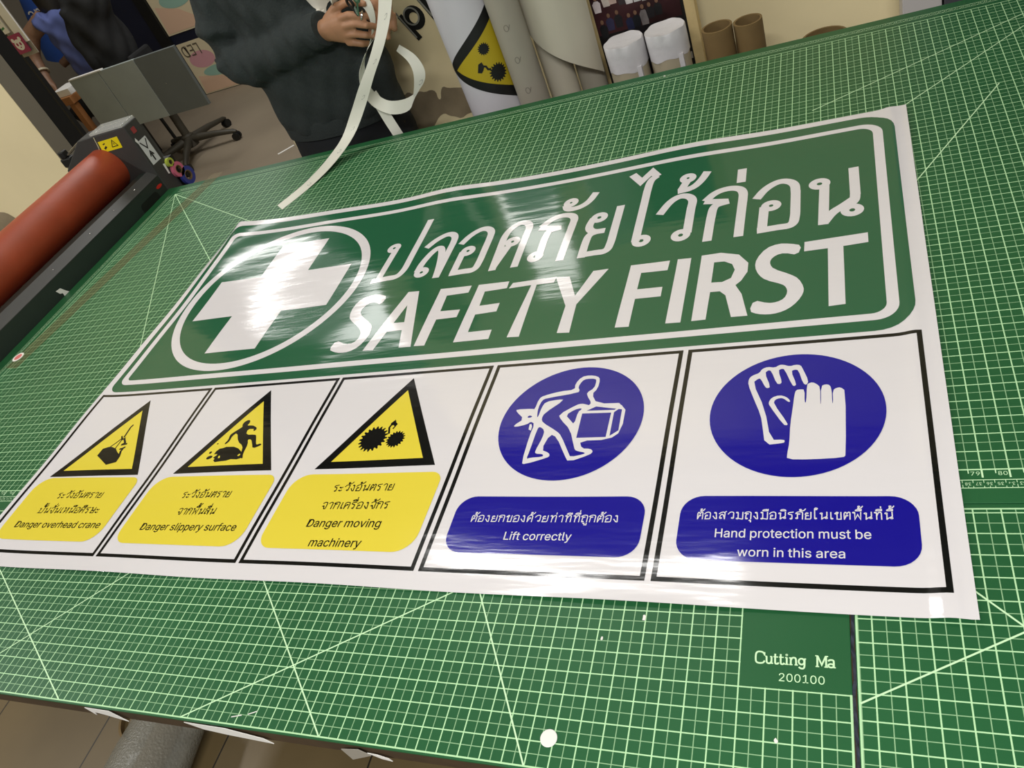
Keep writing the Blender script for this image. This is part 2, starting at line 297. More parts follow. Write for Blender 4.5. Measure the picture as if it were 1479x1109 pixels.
SANS = {'D':(502,[[(219,0),(96,0),(96,57),(215,57),(254,60),(288,68),(318,81),(343,99),(363,122),(379,149),(390,181),(397,216),(399,255),(397,294),(390,329),(379,361),(364,388),(344,410),(320,428),(291,441),(258,449),(221,452),(93,452),(93,509),(225,509),(273,505),(315,495),(353,478),(385,455),(412,426),(433,391),(449,351),(458,306),(462,255),(458,205),(449,159),(433,119),(411,83),(384,54),(351,31),(312,14),(268,3)],[(125,509),(125,0),(60,0),(60,509)]]),'a':(389,[[(160,-9),(137,-7),(115,-3),(94,5),(76,15),(60,29),(48,45),(38,63),(32,84),(30,108),(32,128),(36,146),(43,161),(53,174),(64,184),(78,193),(92,200),(108,206),(125,211),(143,214),(161,217),(178,220),(234,227),(247,229),(257,231),(265,235),(271,240),(274,246),(276,255),(276,257),(275,272),(272,285),(267,297),(260,307),(251,315),(240,322),(227,327),(212,330),(196,331),(178,330),(163,327),(149,322),(137,316),(127,309),(118,301),(110,292),(104,283),(100,274),(41,291),(51,313),(64,331),(79,346),(95,358),(114,368),(133,375),(153,380),(173,383),(194,384),(208,384),(223,382),(239,379),(255,375),(271,369),(286,360),(300,350),(312,336),(322,320),(330,301),(335,278),(337,251),(337,0),(277,0),(277,52),(272,52),(267,43),(260,34),(252,25),(242,16),(229,8),(215,1),(199,-4),(181,-7)],[(170,45),(192,47),(211,51),(228,59),(242,68),(254,80),(263,93),(270,108),(274,122),(276,138),(276,190),(272,187),(267,184),(259,182),(251,180),(241,178),(231,176),(200,171),(175,168),(161,166),(147,163),(134,159),(122,153),(112,147),(103,139),(97,130),(93,118),(92,105),(93,93),(96,82),(102,72),(109,64),(119,57),(130,52),(142,48),(156,46)]]),'n':(410,[[(114,227),(114,0),(53,0),(53,379),(112,379),(112,287),(102,287),(116,319),(132,344),(152,362),(175,374),(200,382),(227,384),(252,383),(275,377),(295,369),(313,356),(328,340),(341,321),(350,298),(355,271),(357,240),(357,0),(296,0),(296,235),(293,263),(286,286),(273,304),(256,318),(235,326),(210,329),(192,328),(176,324),(161,317),(147,308),(136,297),(126,283),(119,266),(115,248)]]),'g':(425,[[(207,-151),(180,-149),(156,-146),(134,-140),(114,-132),(97,-122),(82,-110),(70,-97),(59,-84),(51,-69),(101,-41),(107,-49),(114,-57),(122,-66),(131,-74),(142,-82),(154,-88),(169,-93),(187,-96),(207,-97),(236,-95),(261,-87),(282,-75),(298,-58),(308,-34),(311,-6),(311,68),(306,68),(301,60),(294,51),(287,41),(277,32),(266,23),(252,16),(236,10),(217,6),(195,5),(165,7),(138,14),(113,27),(90,43),(71,65),(55,90),(43,120),(36,154),(34,191),(36,229),(43,263),(55,293),(71,320),(90,342),(112,361),(138,374),(166,382),(196,384),(218,383),(237,379),(253,373),(267,365),(279,356),(288,346),(296,336),(302,327),(308,319),(313,319),(313,379),(372,379),(372,-9),(370,-40),(363,-67),(350,-90),(334,-109),(314,-124),(291,-136),(265,-144),(237,-149)],[(205,59),(227,61),(246,66),(264,75),(278,87),(290,103),(300,121),(307,142),(311,166),(312,193),(311,219),(307,242),(300,264),(291,283),(279,299),(264,312),(247,322),(227,328),(205,330),(182,328),(163,322),(145,312),(130,298),(118,282),(109,262),(102,241),(98,218),(96,193),(98,167),(102,144),(109,123),(118,104),(131,88),(145,76),(163,66),(183,61)]]),'e':(404,[[(212,-8),(177,-5),(145,3),(117,16),(92,35),(72,58),(56,85),(44,116),(37,150),(34,187),(36,224),(44,258),(55,290),(71,317),(91,340),(115,359),(142,373),(172,382),(205,384),(226,383),(246,380),(266,374),(285,366),(303,355),(319,341),(334,324),(347,305),(357,282),(365,256),(370,227),(371,194),(371,169),(75,169),(75,221),(338,221),(310,202),(308,226),(304,248),(298,269),(288,286),(277,301),(263,314),(246,323),(227,328),(205,330),(183,328),(164,323),(146,313),(131,301),(119,286),(109,270),(102,251),(97,231),(96,211),(96,178),(98,151),(102,127),(110,106),(121,88),(135,73),(151,61),(169,53),(190,48),(212,46),(227,47),(241,49),(254,53),(265,58),(276,65),(285,73),(294,82),(300,93),(306,105),(365,91),(358,72),(348,55),(335,39),(320,26),(302,14),(283,4),(261,-3),(237,-7)]]),'r':(259,[[(53,0),(53,379),(112,379),(112,321),(115,321),(124,339),(137,354),(152,367),(171,377),(191,383),(213,385),(229,384),(243,384),(243,322),(230,324),(223,325),(215,326),(207,326),(190,324),(174,321),(159,315),(146,306),(135,296),(126,284),(119,269),(115,254),(114,237),(114,0)]]),'o':(415,[[(207,-8),(174,-5),(144,3),(117,16),(93,35),(72,58),(56,85),(44,116),(37,150),(34,187),(37,225),(44,260),(56,291),(72,318),(93,341),(117,360),(144,374),(174,382),(207,384),(241,382),(271,374),(299,360),(323,341),(343,318),(359,291),(371,260),(379,225),(381,187),(379,150),(371,116),(359,85),(343,58),(323,35),(299,16),(271,3),(241,-5)],[(207,46),(231,49),(252,55),(270,66),(285,80),(298,97),(307,117),(314,139),(318,163),(319,187),(318,212),(314,236),(307,258),(298,278),(285,296),(270,310),(252,321),(231,328),(207,330),(184,328),(163,321),(145,310),(130,296),(118,278),(108,258),(102,236),(98,212),(96,187),(98,163),(102,139),(108,117),(118,97),(130,80),(145,66),(163,55),(184,49)]]),'v':(389,[[(163,0),(17,379),(84,379),(165,155),(173,132),(180,110),(187,87),(193,64),(199,42),(206,21),(184,21),(191,42),(197,64),(203,87),(209,110),(216,132),(224,155),(305,379),(371,379),(226,0)]]),'h':(410,[[(114,227),(114,0),(53,0),(53,509),(114,509),(114,287),(102,287),(116,319),(132,344),(152,362),(175,374),(200,382),(227,384),(252,383),(275,377),(295,369),(313,356),(328,340),(341,321),(350,298),(355,271),(357,240),(357,0),(296,0),(296,235),(293,263),(286,286),(273,304),(256,318),(235,326),(210,329),(192,328),(176,324),(161,317),(147,308),(136,297),(126,283),(119,266),(115,248)]]),'d':(424,[[(195,-8),(165,-6),(137,3),(111,16),(89,34),(70,57),(55,84),(43,116),(36,151),(34,189),(36,227),(43,261),(55,293),(70,320),(89,342),(112,361),(137,374),(165,382),(196,384),(218,383),(237,379),(253,373),(267,364),(278,355),(287,346),(295,336),(301,327),(306,319),(311,319),(311,509),(372,509),(372,0),(313,0),(313,59),(307,59),(301,50),(295,41),(287,31),(277,21),(266,12),(252,4),(236,-3),(217,-7)],[(205,47),(226,49),(246,55),(263,65),(278,78),(290,95),(299,115),(306,138),(310,162),(312,189),(310,216),(306,241),(300,263),(290,282),(278,299),(263,312),(246,322),(227,328),(205,330),(182,328),(162,322),(145,311),(130,298),(118,281),(108,261),(102,239),(98,215),(96,189),(98,163),(102,139),(109,117),(118,97),(130,80),(145,66),(162,55),(182,49)]]),'c':(396,[[(207,-8),(174,-5),(144,3),(117,16),(93,35),(72,58),(56,85),(44,116),(37,150),(34,187),(37,225),(44,260),(56,291),(72,318),(93,341),(117,360),(144,374),(174,382),(207,384),(226,384),(243,381),(260,377),(276,371),(291,364),(305,356),(318,346),(330,335),(340,322),(349,308),(356,293),(362,277),(303,262),(300,272),(295,281),(290,289),(284,297),(278,304),(270,311),(261,316),(252,321),(242,325),(231,328),(220,329),(207,330),(184,328),(163,321),(145,310),(130,296),(118,278),(108,258),(102,236),(98,212),(96,187),(98,163),(102,139),(108,117),(118,97),(130,80),(145,66),(163,55),(184,49),(207,46),(220,47),(232,49),(243,52),(253,55),(262,60),(271,66),(279,73),(285,80),(292,89),(297,98),(301,107),(304,117),(363,102),(357,86),(350,70),(341,56),(331,43),(319,32),(306,21),(292,12),(277,5),(261,-1),(244,-5),(226,-7)]]),'s':(365,[[(182,-8),(157,-7),(133,-3),(112,3),(93,12),(76,24),(62,38),(50,54),(41,73),(36,94),(94,107),(101,87),(111,72),(124,60),(141,52),(160,47),(181,45),(206,47),(227,53),(244,62),(258,74),(265,88),(268,103),(266,115),(262,126),(254,136),(243,144),(229,150),(212,155),(149,170),(118,180),(92,192),(72,208),(58,227),(50,249),(47,274),(49,295),(55,314),(65,332),(79,347),(95,360),(115,370),(137,378),(161,383),(187,384),(212,383),(234,379),(254,372),(271,363),(286,352),(299,339),(309,324),(318,308),(324,290),(268,277),(262,291),(254,304),(243,316),(228,325),(210,331),(187,333),(166,331),(147,326),(131,317),(119,305),(111,292),(109,277),(110,264),(115,253),(124,243),(136,235),(152,229),(172,223),(229,209),(261,200),(287,187),(306,171),(320,153),(328,131),(331,107),(329,85),(323,65),(312,47),(298,31),(281,18),(260,6),(236,-2),(210,-7)]]),'l':(189,[[(139,-2),(112,0),(91,8),(74,20),(62,37),(55,59),(53,84),(53,509),(114,509),(114,99),(114,83),(117,71),(120,62),(126,57),(135,53),(146,52),(160,53),(170,54),(181,3),(162,-1),(154,-2),(147,-2)]]),'i':(167,[[(53,0),(53,379),(114,379),(114,0)],[(84,443),(73,444),(63,448),(54,455),(47,463),(43,472),(41,483),(43,494),(47,504),(54,512),(63,518),(73,522),(84,524),(95,522),(105,518),(114,512),(121,504),(125,494),(126,483),(125,472),(121,463),(114,455),(105,448),(95,444)]]),'p':(424,[[(53,-143),(53,379),(112,379),(112,319),(118,319),(123,327),(130,336),(137,346),(147,355),(158,364),(171,373),(188,379),(207,383),(229,384),(259,382),(287,374),(313,361),(335,342),(354,320),(370,293),(381,261),(388,227),(390,189),(388,151),(381,116),(370,84),(355,57),(336,34),(313,16),(288,3),(260,-6),(229,-8),(208,-7),(189,-3),(173,4),(159,12),(147,21),(138,31),(130,41),(124,50),(118,59),(114,59),(114,-143)],[(220,47),(242,49),(262,55),(279,66),(294,80),(306,97),(316,117),(323,139),(327,163),(328,189),(327,215),(323,239),(316,261),(307,281),(295,298),(280,311),(262,322),(243,328),(220,330),(198,328),(178,322),(161,312),(147,299),(134,282),(125,263),(118,241),(114,216),(113,189),(114,162),(118,138),(125,115),(135,95),(147,78),(162,65),(179,55),(198,49)]]),'y':(389,[[(47,-139),(61,-86),(71,-87),(83,-89),(94,-90),(104,-89),(113,-86),(122,-81),(130,-74),(138,-64),(145,-51),(151,-36),(163,-1),(17,379),(84,379),(165,155),(173,132),(180,109),(187,87),(193,64),(199,42),(206,21),(184,21),(190,42),(196,64),(202,87),(209,110),(216,132),(224,155),(305,379),(371,379),(204,-58),(196,-77),(187,-93),(177,-107),(165,-119),(153,-128),(139,-136),(125,-141),(109,-144),(91,-145),(82,-145),(73,-144),(65,-143),(57,-142),(52,-140)]]),'u':(410,[[(182,-5),(158,-3),(135,2),(115,11),(97,23),(82,39),(69,59),(60,82),(54,109),(53,139),(53,379),(114,379),(114,144),(116,117),(124,94),(137,75),(154,61),(175,53),(200,50),(218,51),(234,55),(249,62),(263,71),(274,83),(283,97),(290,113),(295,132),(296,153),(296,379),(357,379),(357,0),(298,0),(298,92),(307,92),(294,60),(277,35),(257,17),(234,5),(209,-3)]]),'f':(254,[[(228,379),(228,327),(6,327),(6,379)],[(81,0),(81,432),(82,452),(87,470),(96,486),(107,499),(120,510),(135,519),(152,525),(169,529),(187,530),(201,530),(212,529),(222,527),(231,525),(238,523),(243,521),(227,468),(215,472),(209,473),(202,474),(195,474),(178,472),(164,468),(154,460),(147,449),(143,435),(142,419),(142,0)]]),'m':(610,[[(53,0),(53,379),(112,379),(112,295),(108,295),(114,314),(122,331),(132,346),(144,358),(158,368),(172,376),(187,382),(203,385),(219,386),(245,383),(268,375),(287,361),(303,342),(314,320),(321,295),(312,295),(318,312),(326,329),(337,343),(350,356),(364,366),(381,375),(398,381),(417,385),(437,386),(458,385),(478,380),(497,372),(514,361),(529,346),(541,328),(550,307),(555,283),(557,255),(557,0),(496,0),(496,254),(493,279),(485,298),(473,313),(456,323),(438,329),(419,330),(402,329),(387,326),(374,320),(363,312),(353,302),(345,290),(340,277),(336,263),(335,247),(335,0),(274,0),(274,260),(272,280),(265,297),(253,311),(238,322),(220,328),(199,330),(185,329),(171,326),(158,320),(145,312),(135,302),(126,289),(119,274),(115,257),(114,238),(114,0)]]),'L':(393,[[(60,0),(60,509),(125,509),(125,57),(361,57),(361,0)]]),'t':(227,[[(204,379),(204,327),(6,327),(6,379)],[(65,471),(126,471),(126,98),(127,83),(130,70),(136,61),(144,55),(156,51),(170,50),(185,51),(202,54),(213,2),(207,0),(200,-2),(192,-3),(184,-3),(176,-4),(168,-4),(138,-1),(113,7),(92,21),(77,41),(68,64),(65,93)]]),'H':(517,[[(60,0),(60,509),(125,509),(125,289),(392,289),(392,509),(457,509),(457,0),(392,0),(392,232),(125,232),(125,0)]]),'w':(567,[[(138,0),(23,379),(87,379),(133,214),(140,190),(147,164),(154,137),(161,107),(168,75),(175,41),(165,41),(172,74),(179,105),(186,135),(192,163),(199,189),(206,214),(252,379),(316,379),(362,214),(368,189),(375,163),(382,136),(388,106),(395,75),(402,41),(391,41),(399,75),(406,106),(413,135),(420,163),(427,189),(434,214),(480,379),(545,379),(429,0),(368,0),(319,172),(305,225),(300,243),(295,262),(291,280),(277,338),(291,338),(277,280),(263,225),(258,207),(253,189),(248,172),(199,0)]]),'b':(424,[[(229,-8),(208,-7),(189,-3),(172,4),(159,12),(147,21),(138,31),(130,41),(123,50),(118,59),(112,59),(112,0),(53,0),(53,509),(114,509),(114,319),(118,319),(123,327),(130,336),(137,346),(147,355),(158,364),(171,373),(188,379),(207,383),(229,384),(259,382),(287,374),(313,361),(335,342),(354,320),(370,293),(381,261),(388,227),(390,189),(388,151),(381,116),(370,84),(355,57),(336,34),(313,16),(288,3),(260,-6)],[(220,47),(242,49),(262,55),(279,66),(294,80),(306,97),(316,117),(323,139),(327,163),(328,189),(327,215),(323,239),(316,261),(307,281),(295,298),(280,311),(262,322),(243,328),(220,330),(198,328),(178,322),(161,312),(147,299),(134,282),(125,263),(118,241),(114,216),(113,189),(114,162),(118,138),(125,115),(135,95),(147,78),(162,65),(179,55),(198,49)]]),'C':(510,[[(267,-7),(225,-3),(186,7),(150,25),(119,49),(92,79),(70,115),(53,157),(44,203),(40,254),(44,305),(53,352),(70,393),(92,429),(119,459),(150,484),(186,501),(225,512),(267,516),(293,514),(317,511),(340,504),(362,496),(383,485),(402,471),(419,456),(435,438),(448,418),(459,397),(467,373),(473,348),(408,348),(404,365),(397,380),(389,395),(380,407),(369,418),(357,428),(344,437),(330,444),(315,449),(300,453),(284,455),(267,456),(237,453),(209,445),(184,432),(161,414),(141,391),(125,364),(113,332),(106,295),(103,254),(106,213),(113,177),(125,145),(141,117),(161,94),(184,76),(210,63),(237,56),(267,53),(284,54),(300,56),(315,60),(330,65),(344,72),(357,81),(369,90),(380,102),(389,114),(397,128),(404,144),(408,160),(473,160),(467,135),(459,112),(448,91),(435,71),(420,53),(402,38),(383,24),(363,13),(341,5),(317,-2),(293,-6)]]),'M':(628,[[(60,0),(60,509),(152,509),(277,187),(287,159),(299,123),(311,84),(322,49),(307,49),(318,83),(330,121),(342,158),(352,187),(476,509),(568,509),(568,0),(504,0),(504,291),(504,327),(505,369),(506,413),(507,457),(513,457),(508,441),(503,425),(498,409),(482,363),(467,322),(456,291),(342,0),(286,0),(170,291),(159,321),(145,361),(129,408),(112,457),(119,457),(120,416),(121,372),(122,328),(122,291),(122,0)]]),'T':(449,[[(32,452),(32,509),(417,509),(417,452),(257,452),(257,0),(193,0),(193,452)]]),'E':(419,[[(60,0),(60,509),(372,509),(372,452),(125,452),(125,286),(355,286),(355,229),(125,229),(125,57),(375,57),(375,0)]]),'0':(453,[[(227,-7),(191,-3),(158,7),(130,24),(105,48),(85,77),(69,113),(57,155),(50,202),(48,254),(50,306),(57,353),(69,395),(85,431),(106,461),(130,484),(159,502),(191,512),(227,516),(262,512),(295,502),(323,484),(348,461),(368,431),(384,395),(396,353),(403,306),(405,254),(403,202),(396,155),(384,113),(368,77),(348,48),(323,24),(295,7),(263,-3)],[(227,50),(250,52),(271,60),(290,74),(306,92),(320,116),(330,144),(338,176),(342,213),(344,254),(342,295),(338,332),(330,365),(320,393),(306,416),(290,435),(271,449),(250,457),(227,460),(203,457),(182,449),(163,435),(147,416),(134,393),(123,365),(115,332),(111,295),(109,254),(111,213),(115,176),(123,144),(134,116),(147,92),(163,74),(182,60),(203,52)]]),'1':(453,[[(76,0),(76,55),(391,55),(391,0)],[(276,509),(276,0),(212,0),(212,448),(209,448),(86,358),(86,427),(198,509)]]),'2':(453,[[(64,0),(64,47),(234,229),(252,248),(268,266),(282,282),(294,298),(303,312),(311,327),(316,341),(319,356),(320,371),(319,389),(315,405),(308,419),(298,431),(287,441),(273,449),(258,455),(241,458),(224,460),(205,458),(188,454),(172,447),(159,438),(148,427),(139,413),(132,398),(128,381),(127,362),(66,362),(68,391),(75,418),(86,442),(102,464),(121,482),(143,496),(168,507),(196,513),(225,516),(254,513),(281,507),(306,497),(328,482),(346,465),(361,445),(372,423),(379,398),(381,372),(380,354),(377,336),(371,318),(363,299),(351,280),(336,259),(317,235),(294,209),(267,180),(153,60),(153,57),(389,57),(389,0)]]),'3':(453,[[(218,-7),(188,-5),(159,1),(133,10),(108,22),(88,38),(70,57),(57,79),(48,104),(44,132),(109,132),(112,115),(118,100),(126,87),(137,76),(150,66),(165,59),(182,54),(200,51),(219,50),(239,51),(258,55),(275,61),(291,69),(304,80),(315,93),(323,108),(328,125),(329,145),(328,163),(323,180),(316,196),(306,211),(292,223),(275,234),(254,241),(229,246),(201,248),(157,248),(157,299),(288,448),(288,452),(70,452),(70,509),(372,509),(372,461),(211,278),(211,289),(247,290),(279,286),(308,276),(333,262),(354,244),(371,222),(383,198),(391,173),(393,145),(390,116),(383,90),(370,66),(354,45),(333,27),(309,12),(281,2),(251,-5)]]),'4':(453,[[(40,105),(40,158),(247,509),(311,509),(109,166),(109,163),(413,163),(413,105)],[(282,0),(282,121),(282,146),(282,318),(343,318),(343,0)]]),'5':(453,[[(221,-7),(192,-5),(165,1),(140,11),(118,25),(99,41),(83,60),(71,82),(63,105),(60,130),(122,130),(125,115),(130,102),(138,89),(148,78),(160,68),(173,60),(188,54),(204,51),(221,50),(241,51),(259,56),(276,64),(291,75),(304,89),(314,104),(322,122),(326,141),(328,162),(326,183),(321,203),(314,221),(303,237),(290,251),(275,262),(257,270),(238,275),(218,277),(201,276),(184,273),(167,268),(152,262),(139,255),(128,246),(67,253),(96,509),(366,509),(366,452),(151,452),(134,301),(136,301),(148,311),(162,318),(178,325),(194,330),(212,333),(229,334),(252,332),(274,328),(294,321),(313,311),(330,299),(345,285),(358,269),(370,251),(379,231),(386,210),(390,187),(391,163),(388,132),(381,102),(369,76),(352,52),(332,32),(309,15),(282,3),(253,-4)]]),'6':(453,[[(226,-7),(196,-4),(168,3),(142,15),(119,31),(100,51),(84,74),(73,101),(66,130),(64,162),(65,187),(71,212),(80,239),(93,268),(112,302),(137,340),(252,509),(322,509),(151,261),(145,261),(151,270),(157,279),(165,288),(174,295),(184,302),(196,307),(208,311),(221,313),(235,314),(265,312),(291,305),(316,295),(337,280),(355,262),(370,240),(380,215),(387,187),(389,157),(387,127),(379,98),(368,73),(352,50),(333,30),(310,14),(284,3),(257,-4)],[(226,48),(245,50),(263,55),(279,63),(293,73),(304,86),(314,101),(322,119),(326,137),(327,157),(326,178),(322,196),(314,213),(304,228),(293,241),(279,251),(263,259),(245,264),(226,265),(207,264),(190,259),(174,252),(160,241),(148,229),(138,214),(131,197),(126,179),(125,158),(126,138),(131,119),(138,102),(148,86),(160,73),(174,63),(190,55),(207,50)]]),'7':(453,[[(97,0),(323,448),(323,452),(62,452),(62,509),(391,509),(391,449),(165,0)]]),'8':(453,[[(226,-7),(193,-5),(163,1),(136,11),(111,25),(91,42),(74,62),(62,84),(54,109),(52,135),(53,156),(58,176),(65,195),(75,212),(87,228),(101,241),(117,252),(134,260),(153,265),(153,267),(129,276),(109,289),(93,308),(80,330),(73,354),(70,380),(73,405),(79,429),(90,450),(106,469),(124,485),(146,498),(170,508),(197,514),(226,516),(255,514),(282,508),(306,498),(328,485),(346,469),(361,450),(373,429),(379,405),(382,380),(379,354),(372,330),(359,308),(343,289),(323,276),(300,267),(300,265),(319,260),(335,252),(351,241),(365,228),(377,212),(387,195),(395,176),(399,156),(401,135),(398,109),(391,84),(378,62),(362,42),(341,25),(317,11),(289,1),(259,-5)],[(226,49),(248,50),(267,54),(285,60),(300,69),(313,79),(323,91),(331,106),(335,121),(337,139),(335,157),(330,173),(322,189),(312,202),(298,213),(283,223),(265,230),(247,234),(226,235),(206,234),(187,230),(169,223),(154,213),(140,202),(130,189),(122,173),(117,157),(115,139),(117,121),(121,106),(129,91),(139,79),(152,69),(167,60),(185,54),(205,50)],[(226,290),(244,291),(260,294),(274,300),(287,308),(298,318),(307,330),(314,344),(318,359),(319,376),(318,392),(314,407),(308,420),(299,432),(288,442),(275,449),(260,455),(244,459),(226,460),(208,459),(192,455),(177,449),(164,442),(153,432),(145,420),(138,407),(134,392),(133,376),(134,359),(138,344),(145,330),(154,318),(165,308),(178,300),(193,294),(209,291)]]),'9':(453,[[(226,516),(256,513),(285,506),(310,494),(333,478),(352,458),(368,434),(380,408),(387,378),(389,347),(387,322),(382,296),(373,270),(359,240),(340,207),(315,168),(200,0),(130,0),(301,248),(307,248),(302,238),(295,229),(287,221),(278,214),(268,207),(257,202),(245,198),(232,195),(218,195),(188,197),(161,203),(137,214),(116,229),(98,247),(83,269),(72,294),(66,321),(64,352),(66,382),(73,411),(85,436),(101,459),(120,479),(143,494),(168,506),(196,513)],[(226,460),(207,459),(190,454),(174,446),(160,435),(148,423),(138,407),(131,390),(127,372),(125,352),(127,331),(131,313),(138,295),(148,280),(160,268),(174,257),(190,250),(207,245),(226,243),(245,245),(263,249),(279,257),(293,267),(305,280),(314,295),(322,312),(326,330),(327,350),(326,371),(322,390),(314,407),(305,422),(293,435),(279,446),(263,454),(245,459)]]),'V':(480,[[(204,0),(16,509),(84,509),(192,206),(199,187),(207,164),(215,137),(225,106),(236,71),(248,31),(235,31),(247,71),(257,107),(267,138),(276,165),(283,187),(290,206),(395,509),(463,509),(278,0)]]),'k':(381,[[(110,137),(110,212),(121,212),(284,379),(360,379),(184,199),(177,199)],[(53,0),(53,509),(114,509),(114,0)],[(294,0),(148,186),(191,229),(372,0)]])}
def latin(text, x0, x1, y, cap, fl, flip=False, bold=0.0):
    """sans lettering from x0 to x1, capital height cap, baseline y"""
    adv = 0; items = []
    for ch in text:
        if ch == ' ': adv += 170; continue
        a, cs = SANS[ch]; items.append((adv, cs)); adv += a
    xs = [p[0]+o for o, cs in items for c in cs for p in c]
    lo, hi = min(xs), max(xs); sx = (x1-x0)/(hi-lo) if x1 is not None else cap/509.0; sy = cap/509.0
    for o, cs in items:
        out = []
        for c in cs:
            q = [(x0+(p[0]+o-lo)*sx, y+p[1]*sy) for p in c]
            if flip: q = [(x0+((hi-lo)*sx)-(p[0]-x0), y+cap-(p[1]-y)) for p in q]
            out.append(q)
        fl.poly(out)
        if bold:
            for q in out: fl.stroke(q+q[:1], cap*bold)
    return fl

